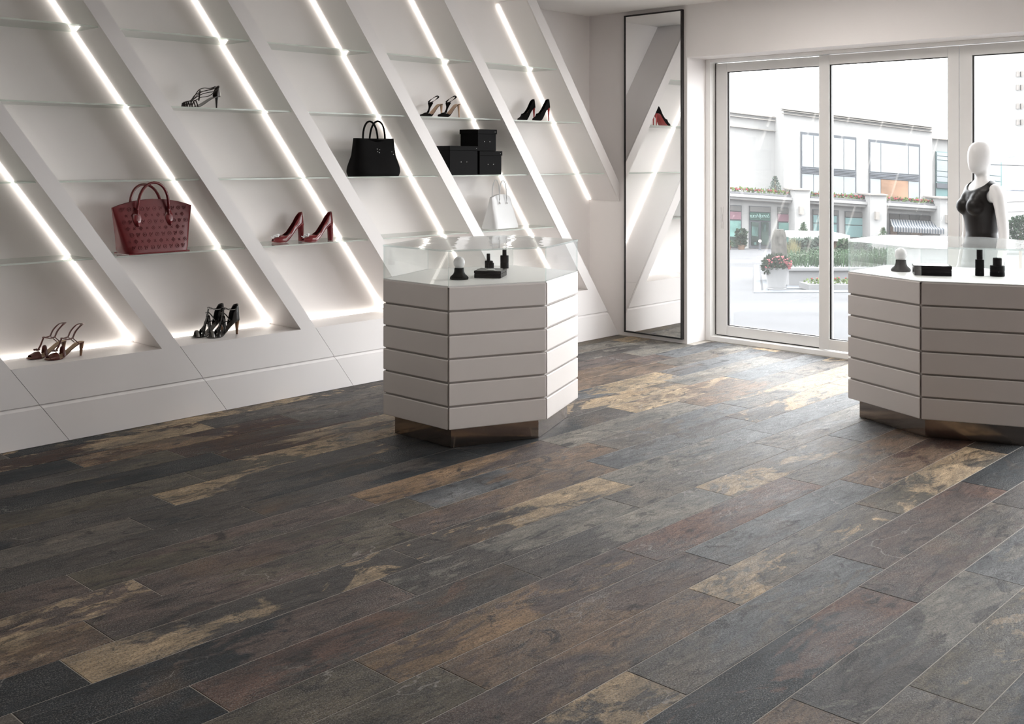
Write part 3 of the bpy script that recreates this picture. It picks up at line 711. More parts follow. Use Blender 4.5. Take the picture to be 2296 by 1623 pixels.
# embossed monogram marks: overlapping letters, quatrefoils, ringed flowers
pat = MB()
def seg(m, x0, z0, x1, z1, yf, th=.0011):
    a, b = Vector((x0, 0, z0)), Vector((x1, 0, z1)); d = (b-a); 
    if d.length < 1e-6: return
    e = d.normalized(); nn = Vector((-e.z, 0, e.x))*th
    q = [a-nn, b-nn, b+nn, a+nn]
    f0 = [Vector((p.x, yf(p.x, p.z)-.0009, p.z)) for p in q]; f1 = [Vector((p.x, yf(p.x, p.z)+.001, p.z)) for p in q]
    m.hexa(f0, f1)
def yfront(x, z): return -(.190+(.020-.190)*((min(1, max(.01, z/.335)))**.8))/2-.0005
kk = 0
for r_ in range(7):
    zc = .040+.040*r_
    for c_ in range(-6, 7):
        xc = c_*.043+(.0215 if r_ % 2 else 0)
        if abs(xc) > .195+.12*zc or zc > .292+.03*(1-(xc/.27)**2): continue
        kind = (c_*2+r_*3) % 4; u = .0115
        if kind == 0:
            seg(pat, xc-u, zc+u, xc-u*.5, zc-u, yfront); seg(pat, xc-u*.6, zc-u, xc+u*.5, zc-u, yfront)
            seg(pat, xc-u*.3, zc+u, xc+u*.35, zc-u*.5, yfront); seg(pat, xc+u*.35, zc-u*.5, xc+u, zc+u, yfront)
        elif kind in (1, 3):
            for a in range(4): seg(pat, xc, zc, xc+.0098*math.cos(a*PI/2+.78), zc+.0098*math.sin(a*PI/2+.78), yfront, .0012)
            if kind == 3:
                for a in range(4): seg(pat, xc+.0125*math.cos(a*PI/2), zc+.0125*math.sin(a*PI/2), xc+.0125*math.cos((a+1)*PI/2), zc+.0125*math.sin((a+1)*PI/2), yfront, .0008)
        else:
            for a in range(10): seg(pat, xc+.012*math.cos(a*PI/5), zc+.012*math.sin(a*PI/5), xc+.012*math.cos((a+1)*PI/5), zc+.012*math.sin((a+1)*PI/5), yfront, .0008)
            for a in range(4): seg(pat, xc, zc, xc+.0045*math.cos(a*PI/2), zc+.0045*math.sin(a*PI/2), yfront, .001)
pat.build('embossed_monogram', m_emboss, t, world=False, kind='stuff')

m_bkbag = mat('black_bag_suede', (.0035, .003, .003), .7, vary=.2, vscale=8, spec=.07); m_stud = mat('steel_stud', (.8, .8, .8), .2, 1)
t = thing('handbag', 'black handbag with pinched top and looped handles, on middle shelf', 'handbag', (5.232, 6.40, SHZ[1]+ST/2), math.radians(-3))
bag_body(.405, .355, .20, .09, .288, .0, bulge=.14, n=48, levels=18, dip=.030, power=3.6).build('bag_body', m_bkbag, t, world=False, smooth=True)
MB().tube(handle_pts(-.055, -.035, .235, .415, .068, .01), .0075, 10).build('handle', m_bkbag, t, world=False, smooth=True)
MB().tube(handle_pts(.055, .030, .235, .420, .072, -.01), .0075, 10).build('handle', m_bkbag, t, world=False, smooth=True)
for (x_, z_) in ((-.02, .205), (-.018, .185), (.002, .200), (-.003, .178), (.115, .185), (.128, .165)):
    MB().ball((x_, -.062-.04*(1-(z_/.27)), z_), .0042, 8, 6).build('stud', m_stud, t, world=False)

m_wbag = mat('white_bag_leather', (.56, .56, .56), .4, vary=.02, bump=.05, bscale=150)
t = thing('handbag', 'small white handbag standing on the shelf under the black boxes', 'handbag', (6.620, 6.40, SHZ[0]+ST/2+.006), math.radians(8))
bag_body(.35, .27, .19, .03, .262, .026, n=48, levels=16, power=8).build('bag_body', m_wbag, t, world=False, smooth=True)
MB().tube(handle_pts(-.01, -.038, .215, .405, .052, .0), .0045, 8).build('handle', m_wbag, t, world=False, smooth=True)
MB().tube(handle_pts(-.035, .020, .225, .412, .052, .0), .0045, 8).build('handle', m_wbag, t, world=False, smooth=True)
for sx in (-.062, .042):
    MB().ball((sx, -.045, .212), .007, 8, 6).build('handle_ring', m_alu, t, world=False)
for sx, sy in ((-.14, -.07), (.14, -.07), (-.14, .07), (.14, .07)):
    MB().ball((sx, sy, -.002), .006, 8, 5, (1, 1, .65)).build('foot_stud', m_alu, t, world=False)

# ------------------------------------------------------------------ black storage boxes
m_box = mat('black_card', (.0025, .002, .002), .6, spec=.07)
def sbox(x0, x1, y0, y1, z0, z1, label):
    t = thing('storage_box', label, 'box', ((x0+x1)/2, (y0+y1)/2, z0), 0, 'black lidded boxes')
    MB().box(x0+.006, y0+.006, z0, x1-.006, y1-.006, z1-.012).build('box_body', m_box, t, bevel=.002)
    MB().box(x0, y0, z1-.038, x1, y1, z1).build('lid', m_box, t, bevel=.002)
    zc = (z0+z1)/2-.012
    for dx in (-.032, .032):
        MB().ball(((x0+x1)/2+dx, y0+.005, zc), .0035, 6, 5).build('rivet', m_alu, t)
    MB().ball((x1-.025, y0-.0005, z1-.02), .003, 6, 5).build('rivet', m_alu, t)
sz_ = SHZ[1]+ST/2
sbox(5.920, 6.246, 6.285, 6.56, sz_, 1.762, 'widest black lidded box, left of the other two stacked boxes')
sbox(6.257, 6.530, 6.285, 6.54, sz_, 1.722, 'lower black lidded box carrying another box, right side of group')
sbox(6.252, 6.480, 6.300, 6.52, 1.7225, 1.902, 'upper black lidded box standing on another box, top of group')

# ------------------------------------------------------------------ mannequin
m_mann = mat('white_mannequin', (.66, .65, .645), .38, vary=.01); m_dress = mat('dark_dress', (.0075, .006, .0055), .45, spec=.22, vary=.15, vscale=5, bump=.15, bscale=250)
m_pipe = mat('black_piping', (.006, .006, .006), .5)
def ell(cx, cy, z, a, b, n=28): return [(cx+a*math.cos(2*PI*i/n), cy+b*math.sin(2*PI*i/n), z) for i in range(n)]
def limb(m, pts):      # pts: (x,y,z,r)
    for (x0,y0,z0,r0), (x1,y1,z1,r1) in zip(pts, pts[1:]):
        a, b = Vector((x0,y0,z0)), Vector((x1,y1,z1)); n = 6
        m.tube([a.lerp(b, k/n) for k in range(n+1)], lambda q, r0=r0, r1=r1: r0+(r1-r0)*q, 14)
    for p in pts: m.ball(p[:3], p[3], 14, 10)
TOR = [(.80,.0,.070,.150),(.86,.005,.098,.168),(.93,.012,.112,.172),(1.00,.010,.102,.155),(1.07,.002,.088,.128),(1.13,.0,.082,.116),(1.20,-.002,.090,.124),(1.28,-.006,.102,.138),(1.36,-.004,.102,.150),(1.43,.004,.086,.158),(1.475,.010,.062,.130),(1.505,.010,.050,.075),(1.53,.008,.044,.050)]
def torso(m, off=0, zmin=0):
    m.rings([ell(x, 0, z, a+off, b+off) for z, x, a, b in TOR if z >= zmin])
    for sg in (-1, 1): m.ball((-.070, sg*.062, 1.318), .058+off, 18, 14, (1.18, 1.02, 1.0)); m.ball((-.050, sg*.060, 1.355), .052+off, 18, 14, (1.1, 1.1, 1.3))
def remeshed(mb, vox, parent, name, mt, keep=None, smooth_it=14):
    tmp = mb.build('tmp', mt); md = tmp.modifiers.new('r', 'REMESH'); md.mode = 'VOXEL'; md.voxel_size = vox
    sm = tmp.modifiers.new('s', 'SMOOTH'); sm.iterations = smooth_it+8; sm.factor = .5
    dg = bpy.context.evaluated_depsgraph_get(); me = bpy.data.meshes.new_from_object(tmp.evaluated_get(dg)); bpy.data.objects.remove(tmp)
    bm = bmesh.new(); bm.from_mesh(me)
    if keep:
        bmesh.ops.delete(bm, geom=[f for f in bm.faces if not keep(f.calc_center_median())], context='FACES')
        for _ in range(12):
            bd = [v for v in bm.verts if v.is_boundary]; new = {}
            for v in bd:
                nb = [e.other_vert(v).co for e in v.link_edges if e.is_boundary]
                if len(nb) == 2: new[v] = v.co*.4+(nb[0]+nb[1])*.3
            for v, c_ in new.items(): v.co = c_
    for f in bm.faces: f.smooth = True
    bm.to_mesh(me); bm.free(); me.materials.clear(); me.materials.append(mt)
    o = bpy.data.objects.new(name, me); COL.objects.link(o); o.parent = parent; return o
MX, MY = 7.905, 2.845
mq = thing('mannequin', 'white faceless mannequin in a dark sleeveless dress by the glass doors', 'mannequin', (MX, MY, 0), math.radians(-38))
b = MB(); torso(b)
b.rings([ell(.006, 0, z, a, c_) for z, a, c_ in ((1.50,.046,.052),(1.54,.043,.045),(1.60,.043,.044),(1.64,.045,.046))])
hd = []
for z, x, a, c_ in ((1.548,-.045,.012,.012),(1.556,-.042,.034,.030),(1.575,-.034,.056,.046),(1.60,-.024,.074,.060),(1.64,-.014,.088,.072),(1.685,-.006,.096,.079),(1.72,-.002,.095,.079),(1.75,.0,.084,.069),(1.772,.0,.062,.051),(1.784,0,.034,.028),(1.788,0,.01,.008)):
    hd.append(ell(x, 0, z, a, c_))
b.rings(hd)
for sg in (-1, 1):
    limb(b, [(.012,sg*.150,1.432,.050),(.014,sg*.185,1.39,.047),(.020,sg*.205,1.28,.042),(.028,sg*.222,1.13,.036),(.012,sg*.232,1.02,.034),(-.018,sg*.238,.90,.024)])
    # hand: palm, four fingers and a thumb
    b.tube([(-.020,sg*.238,.905),(-.030,sg*.240,.86),(-.040,sg*.240,.815)], lambda q: .022+.008*math.sin(PI*q), 12, .55, up=(1, 0, 0))
    for k in range(4):
        x0 = -.066+.017*k; ln = (.060, .070, .066, .052)[k]
        limb(b, [(x0+.004,sg*.240,.818,.0095),(x0,sg*.238,.818-ln*.5,.0085),(x0+.003,sg*.230,.818-ln,.007)])
    limb(b, [(-.045,sg*.236,.865,.012),(-.070,sg*.228,.835,.010),(-.078,sg*.222,.80,.008)])
    limb(b, [(.005,sg*.088,.86,.088),(.002,sg*.086,.68,.070),(-.004,sg*.082,.49,.054),(.012,sg*.080,.36,.054),(.016,sg*.078,.20,.038),(.018,sg*.076,.09,.032)])
    limb(b, [(.030,sg*.076,.055,.034),(-.03,sg*.080,.048,.032),(-.105,sg*.086,.034,.026),(-.145,sg*.088,.028,.018)])
remeshed(b, .0085, mq, 'body', m_mann)
dr = MB(); torso(dr, .010, .79)
dr.rings([ell(.004, 0, z, a, c_) for z, a, c_ in ((.55,.130,.182),(.62,.128,.180),(.72,.120,.182),(.80,.112,.182),(.90,.120,.184))])
dr.rings([ell(.010, 0, z, a, c_) for z, a, c_ in ((1.40,.080,.165),(1.44,.066,.158),(1.475,.052,.140))])
def keep(c):
    if c.z < .556: return False
    fr_ = c.x < .0
    neck = 1.425+6.0*abs(c.y)**2.2 if fr_ else 1.470+.35*abs(c.y)
    if c.z > neck and abs(c.y) < .105: return False
    if c.z > 1.345 and abs(c.y) > .150-.012*math.exp(-((c.z-1.40)/.04)**2): return False
    return True
o = remeshed(dr, .0065, mq, 'dress', m_dress, keep, 10)
q = o.modifiers.new('solid', 'SOLIDIFY'); q.thickness = .003; q.offset = 1
# piping along the arm holes and neckline, traced from the open edges
bm = bmesh.new(); bm.from_mesh(o.data); bm.edges.ensure_lookup_table()
used = set(); pm = MB()
for e0 in [e for e in bm.edges if e.is_boundary]:
    if e0 in used: continue
    loop = [e0.verts[0].co.copy()]; v = e0.verts[1]; e = e0; used.add(e0)
    while True:
        loop.append(v.co.copy()); nx = [q_ for q_ in v.link_edges if q_.is_boundary and q_ not in used]
        if not nx: break
        e = nx[0]; used.add(e); v = e.other_vert(v)
    if len(loop) > 12 and sum(p.z for p in loop)/len(loop) > .7:
        pm.tube(loop[::2], .0035, 6, closed=True)
bm.free()
if pm.v: pm.build('piping', m_pipe, mq, world=False, smooth=True)
MB().lathe([(.17,.0015),(.17,.008),(.165,.010)], 0, 0, 40).build('base_plate', m_alu, mq, world=False, smooth=True)
MB().tube([(.055,.0,.009),(.055,.0,.30),(.05,.03,.40)], .006, 8).build('support_rod', m_alu, mq, world=False)

# ------------------------------------------------------------------ plaza outside
def gz(d):    # pavement height by distance: level at the shop front, then falling away
    if d < 9.4: return -.03
    if d < 20: return -.03-.0687*(d-9.4)
    return -.758-.0630*(d-20)
def behind(px, z, d):
    x, y = plan(d, (px-CX)/F*d); return Vector((x, y, z))
def gnd(px, py):      # point of the pavement seen at a photo position
    lo, hi = 6.0, 90.0
    for _ in range(50):
        md = (lo+hi)/2
        if YH+F*(EYE-gz(md))/md > py: lo = md
        else: hi = md
    return lo
OUT = .18
_mat = mat
def mat(name, col, *a, **k):
    k.setdefault('spec', .06); return _mat(name, tuple(OUT*c for c in col), *a, **k)
m_pave = mat('pale_paving', (.285, .285, .297), .95, vary=.16, vscale=.35, bump=.3, bscale=3)
m_stone = mat('pale_limestone', (.93, .92, .90), .8, vary=.05, vscale=.6); m_stone2 = mat('cream_limestone', (.78, .72, .66), .8, vary=.05, vscale=.6)
m_dark = mat('bluegrey_paving', (.30, .32, .35), .7, vary=.15, vscale=3); m_winf = mat('bluegrey_frame', (.24, .26, .29), .5)
m_wing = mat('pale_window_glass', (.74, .80, .84), .15, vary=.08, vscale=.3); m_teal = mat('teal_window_glass', (.40, .66, .66), .2, vary=.2, vscale=.8)
m_band = mat('grey_spandrel', (.27, .29, .33), .5, vary=.2, vscale=1); m_tran = mat('grey_transom', (.30, .29, .28), .5, vary=.15, vscale=.6)
m_pink = mat('mauve_banner', (.48, .26, .32), .7, vary=.1); m_green = mat('green_sign_board', (.08, .20, .16), .6); m_mint = mat('mint_lettering', (.55, .85, .78), .6)
m_post = mat('teal_poster', (.32, .60, .54), .5, vary=.55, vscale=1.4); m_postd = mat('dark_green_display', (.08, .13, .11), .4, vary=.6, vscale=1.2)
m_int = mat('warm_interior', (.66, .40, .26), .7, vary=.4, vscale=.8); m_awn = mat('white_awning_canvas', (.85, .85, .86), .8); m_awb = mat('blue_awning_stripe', (.22, .28, .36), .8)
m_rail = mat('grey_railing', (.4, .4, .42), .5)
pl = MB()
ds = [5.5, 9.4, 14, 20, 40, 60, 95]; ls = [-60, -10, 0, 6, 14, 30, 80]
rows = []
for d in ds: rows.append([(*plan(d, l), gz(d)) for l in ls])
pl.rings(rows, cap=False, closed=False)
# keep only what lies beyond the shop front
bmv = [v for v in pl.v]
pv = pl.build('plaza', m_pave)
bm = bmesh.new(); bm.from_mesh(pv.data)
bmesh.ops.bisect_plane(bm, geom=bm.verts[:]+bm.edges[:]+bm.faces[:], plane_co=(8.57, 0, 0), plane_no=(-1, 0, 0), clear_outer=True)
bm.to_mesh(pv.data); bm.free(); pv['kind'] = 'structure'
tag(pv, 'pale paved plaza sloping gently away beyond the glass doors', 'pavement', kind='structure')
FD = 60.0; pxm = FD/F
sb = thing('shop_building', 'long pale two-storey shop building across the plaza, flower boxes on its ledge', 'building', at(1850, 560, FD))
def fq(name, pts, d0, d1, mt, parent, **k):      # outline on the facade, extruded from distance d0 back to d1
    m = MB().hexa([at(x, y, d0)+(at(x, y, d0)-at(x, y, d0)) for x, y in pts], [at(x, y, d0)+Vector((CA, SA, 0))*(d1-d0) for x, y in pts])
    return m.build(name, mt, parent, **k)
def fr_(x0, y0, x1, y1, s0=0.0, s1=None):        # sheared quad: top/bottom edges slope with the street
    s1 = s0 if s1 is None else s1
    return [(x0, y0), (x1, y0+s0*(x1-x0)), (x1, y1+s1*(x1-x0)), (x0, y1)]
# masses
fq('wall_block', [(1150,195),(1757,263),(1757,600),(1150,600)], FD+2, FD+14, m_stone, sb)
fq('wall_block', [(1757,243),(2090,284),(2090,600),(1757,600)], FD, FD+14, m_stone, sb)
fq('wall_block', [(2090,310),(2420,340),(2420,600),(2090,600)], FD+2, FD+14, m_stone, sb)
for y_, t_ in ((241, 3.0), (246, 2), (253, 1.4)):
    fq('cornice', [(1754,y_),(2094,y_+42),(2094,y_+42+t_),(1754,y_+t_)], FD-.5+(y_-241)*.02, FD, m_stone2, sb)
for y_ in (250, 258, 281): fq('cornice', [(1560,y_-8.5),(1757,y_+14),(1757,y_+16),(1560,y_-7)], FD+1.7, FD+2, m_stone2, sb)
fq('cornice', [(2092,309),(2224,320),(2224,322),(2092,311)], FD+1.6, FD+2, m_stone2, sb)
def big_window(x0, x1, ytl, sl, yb, mull, band, panes, glow=None):
    w_ = fq('window', [(x0,ytl),(x1,ytl+sl*(x1-x0)),(x1,yb),(x0,yb)], FD-.12, FD+.02, m_winf, sb)
    xs = [x0+2.2]+mull+[x1-2.2]
    for a, b_ in zip(xs, xs[1:]):
        ya_ = ytl+sl*(a-x0); yb_ = ytl+sl*(b_-x0)
        b0 = band+.07*(a-x0); b1 = band+.07*(b_-x0)
        fq('pane', [(a+.6,ya_+6),(b_-.6,yb_+6),(b_-.6,b1),(a+.6,b0)], FD-.16, FD-.12, m_wing, w_)
        gl = glow and glow[0] <= (a+b_)/2 <= glow[1]
        fq('pane', [(a+.6,b0+16),(b_-.6,b1+16),(b_-.6,yb-1),(a+.6,yb-1)], FD-.16, FD-.12, m_int if gl else m_wing, w_)
        for q in range(4): fq('louvre', [(a,b0+3+3.2*q),(b_,b1+3+3.2*q),(b_,b1+4.8+3.2*q),(a,b0+4.8+3.2*q)], FD-.22, FD-.12, m_band, w_)
big_window(1796, 1920, 295, .105, 437, [1824, 1858, 1892], 373, 3)
big_window(1949, 2063, 312, .105, 448, [1975, 2037], 384, 3, (1975, 2037))
w_ = fq('window', [(2099,339),(2246,352),(2246,440),(2099,440)], FD+1.85, FD+2.02, m_teal, sb)
for i, y_ in enumerate((341, 350, 359, 384, 396)):
    fq('pane', [(2101,y_),(2244,y_+12),(2244,(350,359,384,396,408)[i]-1.4+12),(2101,(350,359,384,396,408)[i]-1.4)], FD+1.78, FD+1.85, m_wing, w_)
fq('louvre', [(2101,410),(2244,420),(2244,432),(2101,421)], FD+1.7, FD+1.85, m_band, w_)
# ledge with flower boxes and piers
def ledge(x0, x1, y0, sl=.067):
    fq('ledge', fr_(x0,y0,x1,y0+6,sl), FD-2.6, FD, m_stone, sb); fq('ledge', fr_(x0,y0+6,x1,y0+12,sl), FD-2.3, FD, m_stone, sb)
    fq('soffit_line', fr_(x0,y0+12,x1,y0+13.2,sl), FD-2.2, FD, m_stone2, sb)
ledge(1150, 1783, 401); ledge(1815, 1957, 444); ledge(1988, 2110, 454.5); ledge(2148, 2420, 462)
for x0, x1, y0 in ((1782, 1816, 425), (1951, 1988, 436.5), (2108, 2150, 444)):
    pr = fq('pier', [(x0,y0),(x1,y0+1),(x1,565),(x0,565)], FD-3, FD, m_stone, sb)
    fq('pier_cap', [(x0-3,y0-2),(x1+3,y0-1),(x1+3,y0+2),(x0-3,y0+1)], FD-3.2, FD-1, m_stone2, pr)
    fq('wall_sconce', [((x0+x1)/2-5,y0+38),((x0+x1)/2+3,y0+38),((x0+x1)/2+3,y0+56),((x0+x1)/2-5,y0+56)], FD-3.3, FD-3, m_stone2, pr)
# ground floor wall with openings
def opening(x0, x1, y0, y1, sl=.05):
    return fq('shopfront', fr_(x0, y0, x1, y1, sl, 0), FD-1.6, FD-1.4, m_winf, sb)
fq('ground_wall', [(1150,424),(1757,453),(1757,600),(1150,600)], FD-1.5, FD+2, m_stone, sb)
fq('ground_wall', [(1757,448),(2420,480),(2420,600),(1757,600)], FD-1.5, FD, m_stone, sb)
def fill(w_, rects, mt, nm):
    for r in rects: fq(nm, fr_(*r[:4], r[4] if len(r) > 4 else .04), FD-1.75, FD-1.6, mt, w_)
w_ = opening(1632, 1663, 459, 556)
fill(w_, [(1633,461,1662,472)], m_tran, 'transom'); fill(w_, [(1633,474,1662,491)], m_pink, 'banner'); fill(w_, [(1634,494,1661,530)], m_post, 'poster'); fill(w_, [(1634,531,1661,553)], m_postd, 'display')
w_ = opening(1680, 1728, 461, 556)
fill(w_, [(1682,463,1727,474)], m_tran, 'transom'); fill(w_, [(1682,476,1727,493)], m_green, 'sign_board')
fill(w_, [(1685,498,1701.5,549), (1707.5,498,1723.5,549)], m_postd, 'door_leaf'); fill(w_, [(1686,507,1700,528,.15), (1710,503,1717,519), (1690,543,1696,549)], m_post, 'poster')
w_ = opening(1744, 1773, 464, 552)
fill(w_, [(1745,466,1771,478)], m_tran, 'transom'); fill(w_, [(1745,480,1771,496)], m_pink, 'banner'); fill(w_, [(1747,499,1770,546)], m_post, 'poster')
w_ = opening(1823, 1881, 469, 528)
fill(w_, [(1824,471,1879,480)], m_tran, 'transom'); fill(w_, [(1824,482,1833,499),(1835,482,1860,499),(1862,484,1876,499)], m_teal, 'pane'); fill(w_, [(1824,501,1833,526),(1835,501,1860,526),(1862,503,1876,526)], m_teal, 'pane')
w_ = opening(1895, 1950, 473, 532)
fill(w_, [(1896,475,1935,486),(1937,477,1949,487)], m_tran, 'transom'); fill(w_, [(1896,488,1935,503),(1937,489,1949,504)], m_teal, 'pane'); fill(w_, [(1896,505,1935,531),(1937,506,1949,531)], m_teal, 'pane')
w_ = opening(1995, 2107, 478, 534)
m_shopdk = mat('dark_shop_glass', (.075, .07, .07), .3, vary=.3, vscale=.5)
fill(w_, [(1996+22*i,479.5+1.1*i,2016+22*i,492+1.1*i) for i in range(5)], m_shopdk, 'transom')
fill(w_, [(1998,508,2012,531),(2042,512,2068,531)], m_int, 'display'); fill(w_, [(2014,508,2040,531),(2070,512,2104,531)], m_tran, 'display')
# sign lettering (script seen reversed through the glass)
try:
    fc = bpy.data.curves.new('sign_text', 'FONT'); fc.body = 'bundlyhous'; fc.size = 12*pxm; fc.extrude = .02; fc.shear = .35; fc.align_x = 'CENTER'; fc.space_character = .78
    to = bpy.data.objects.new('sign_text', fc); COL.objects.link(to)
    dg = bpy.context.evaluated_depsgraph_get(); me = bpy.data.meshes.new_from_object(to.evaluated_get(dg)); bpy.data.objects.remove(to)
    me.materials.clear(); me.materials.append(m_mint); so = bpy.data.objects.new('sign_lettering', me); COL.objects.link(so)
    P0 = at(1704, 487.5, FD-1.82)
    rx = Vector((SA, -CA, 0)); M_ = Matrix(((-rx.x, 0, -CA, P0.x), (-rx.y, 0, -SA, P0.y), (0, 1, 0, P0.z), (0, 0, 0, 1)))
    so.parent = sb; so.matrix_world = M_
    so.matrix_basis = Matrix.Translation(-OFF[sb.name]) @ M_
except Exception as ex: print('sign', ex)
# striped awning: one slanted piece per stripe
aw = thing('shop_awning', 'blue and white striped awning over the darkest shopfront', 'awning', at(2050, 500, FD-2))
N_ = 19
for i in range(N_*2):
    q0, q1 = i/(2*N_), (i+1)/(2*N_)
    if i % 2: q0 += .15/(2*N_)
    T = lambda q: at(1996+q*110, 491+q*5.5, FD-1.8); Bm = lambda q: at(2003+q*114, 508+q*6, FD-3.6)
    a, b_, c_, d_ = T(q0), T(q1), Bm(q1), Bm(q0); dn = Vector((0, 0, .05)); mid0, mid1 = (a+d_)/2-Vector((0,0,.10)), (b_+c_)/2-Vector((0,0,.10))
    m = MB(); m.rings([[a, b_, b_-dn, a-dn], [mid0, mid1, mid1-dn, mid0-dn], [d_, c_, c_-dn, d_-dn], [d_-dn*5, c_-dn*5, c_-dn*5.2, d_-dn*5.2]])
    m.build('awning_stripe', m_awn if i % 2 == 0 else m_awb, aw)

# greenery helpers
LR = random.Random(11)
def leaves(m, c, rx, ry, rz, n, s, elong=1.6, up=0.0, shell=.55):
    for _ in range(n):
        while True:
            u = Vector((LR.uniform(-1,1), LR.uniform(-1,1), LR.uniform(-1,1)))
            if shell < u.length < 1: break
        p = Vector(c)+Vector((u.x*rx, u.y*ry, u.z*rz)); d = (u+Vector((LR.uniform(-.7,.7), LR.uniform(-.7,.7), up+LR.uniform(-.5,.7)))).normalized()
        k = d.cross(Vector((LR.uniform(-1,1), LR.uniform(-1,1), LR.uniform(-1,1)))).normalized(); L_ = s*LR.uniform(.6, 1.3)
        m.add([p-k*L_*.1, p+d*L_*.5-k*L_*.5/elong, p+d*L_, p+d*L_*.5+k*L_*.5/elong], [(0,1,2,3)])
    return m
m_leaf = mat('green_leaves', (.10, .20, .09), .6, vary=.35, vscale=4); m_leafd = mat('dark_green_leaves', (.05, .10, .05), .6, vary=.35, vscale=4)
m_leafl = mat('lime_leaves', (.26, .38, .10), .6, vary=.3, vscale=4); m_leafg = mat('grey_green_leaves', (.22, .30, .24), .6, vary=.4, vscale=5)
m_flow = mat('pink_petals', (.72, .22, .24), .6, vary=.3, vscale=6); m_flowr = mat('red_petals', (.55, .08, .10), .6, vary=.3, vscale=6); m_strawg = mat('straw_grass', (.60, .55, .30), .8, vary=.2)
m_wpot = mat('white_planter', (.52, .52, .53), .6, vary=.03); m_tpot = mat('terracotta_pot', (.55, .36, .26), .8, vary=.1)
def blooms(m, c, rx, ry, rz, n, s):
    for _ in range(n):
        a = LR.uniform(0, 2*PI); q = LR.uniform(.2, 1)**.5; m.ball((c[0]+rx*q*math.cos(a), c[1]+ry*q*math.sin(a), c[2]+rz*(1.05-q*q*.8)+LR.uniform(-.1,.1)*rz), s*LR.uniform(.6, 1.2), 6, 4)
    return m
# flower boxes on the ledge, one thing per run
def flowerbox(x0, x1, y0, sl, n, label):
    t = thing('flower_box', label, 'planter', at((x0+x1)/2, y0+sl*(x1-x0)/2, FD-2), 0, 'flower boxes along the ledge')
    fq('trough', fr_(x0, y0-4.5, x1, y0-.3, sl), FD-2.3, FD-1.4, m_rail, t)
    g, f_ = MB(), MB()
    for i in range(n):
        x = x0+3+(x1-x0-6)*i/max(1, n-1); p = at(x, y0-6+sl*(x-x0), FD-2); leaves(g, p, .13, .13, .13, 26, .16); blooms(f_, p+Vector((0,0,.05)), .16, .16, .10, 4, .055)
    g.build('foliage', m_leafl, t, kind='stuff'); f_.build('blossom', m_flowr, t, kind='stuff')
flowerbox(1600, 1780, 430.5, .067, 16, 'long flower box on the ledge, leftmost run through the first door')
flowerbox(1818, 1950, 444, .067, 15, 'flower box on the ledge between the first and second piers')
flowerbox(1990, 2108, 454.5, .067, 14, 'flower box on the ledge above the striped awning')
rl_ = thing('terrace_railing', 'thin grey railing behind the flower boxes on the ledge', 'railing', at(1850, 430, FD-1.3))
for x0, x1, y0 in ((1600, 1782, 419.5), (1817, 1950, 433), (1989, 2108, 444)):
    fq('top_rail', fr_(x0, y0, x1, y0+.9, .067), FD-1.35, FD-1.3, m_rail, rl_)
    for i in range(int((x1-x0)/9)): fq('baluster', fr_(x0+9*i, y0+.067*9*i, x0+9*i+.5, y0+.067*9*i+11, 0), FD-1.34, FD-1.3, m_rail, rl_)
# conifer on the terrace
def conifer(px, py0, py1, d, wid, label, mt, cat='tree'):
    p0 = at(px, py1, d); H_ = (py1-py0)*d/F; t = thing('conifer', label, cat, p0)
    MB().tube([p0, p0+Vector((0, 0, H_*.95))], lambda q: .05*(1-q)+.012, 8).build('trunk', m_tpot, t)
    g = MB()
    for i in range(16):
        q = i/16; leaves(g, p0+Vector((0, 0, H_*(.06+.90*q))), wid*(1-q)+.03, wid*(1-q)+.03, H_*.045, 46, .13*H_/1.6, shell=.2)
    g.build('foliage', mt, t, kind='stuff')
conifer(1738, 393, 432, FD-1, .42, 'small sparse conifer standing on the ledge behind the flower box', m_leafg)
conifer(1801, 498, 545, 52, .42, 'dark conical shrub against the first pale pier', m_leaf, 'shrub')
conifer(1980, 508, 545, 54, .32, 'small conical shrub against the second pier near awning', m_leaf, 'shrub')
# potted topiary and pots by the shop entrance
def potted(px, pyb, r_px, h_px, label, tiers, mt_pot=m_tpot):
    d = min(55.5, gnd(px, pyb)); k = d/F; p = at(px, pyb, d); p.z = gz(d); t = thing('potted_topiary' if tiers else 'potted_flowers', label, 'potted plant', p); r = r_px*k; H_ = h_px*k
    MB().lathe([(r*.62,0),(r*.8,H_*.3),(r,H_*.85),(r*1.06,H_*.9),(r*1.06,H_),(r*.9,H_)], p.x, p.y, 20, p.z).build('pot', mt_pot, t, smooth=True)
    g = MB(); leaves(g, p+Vector((0,0,H_*1.15)), r*1.05, r*1.05, H_*.4, 110, .16); f_ = MB(); blooms(f_, p+Vector((0,0,H_*1.3)), r, r, H_*.3, 8, .05)
    for (dz, rr_) in tiers: leaves(g, p+Vector((0,0,dz*k)), rr_*k, rr_*k, rr_*k*.62, 220, .16, shell=.5)
    g.build('foliage', m_leafd if tiers else m_leaf, t, kind='stuff'); f_.build('blossom', m_flow, t, kind='stuff')
    if tiers: MB().tube([p+Vector((0,0,H_*.8)), p+Vector((0,0,tiers[-1][0]*k))], .05, 8).build('stem', m_tpot, t)
potted(1662, 556, 9.5, 11, 'two-tier clipped topiary in a pot left of the shop door', [(20, 10), (27, 8), (37, 11)])
potted(1633, 555, 7.5, 12, 'terracotta pot of flowers at the left edge of the first door glass', [])
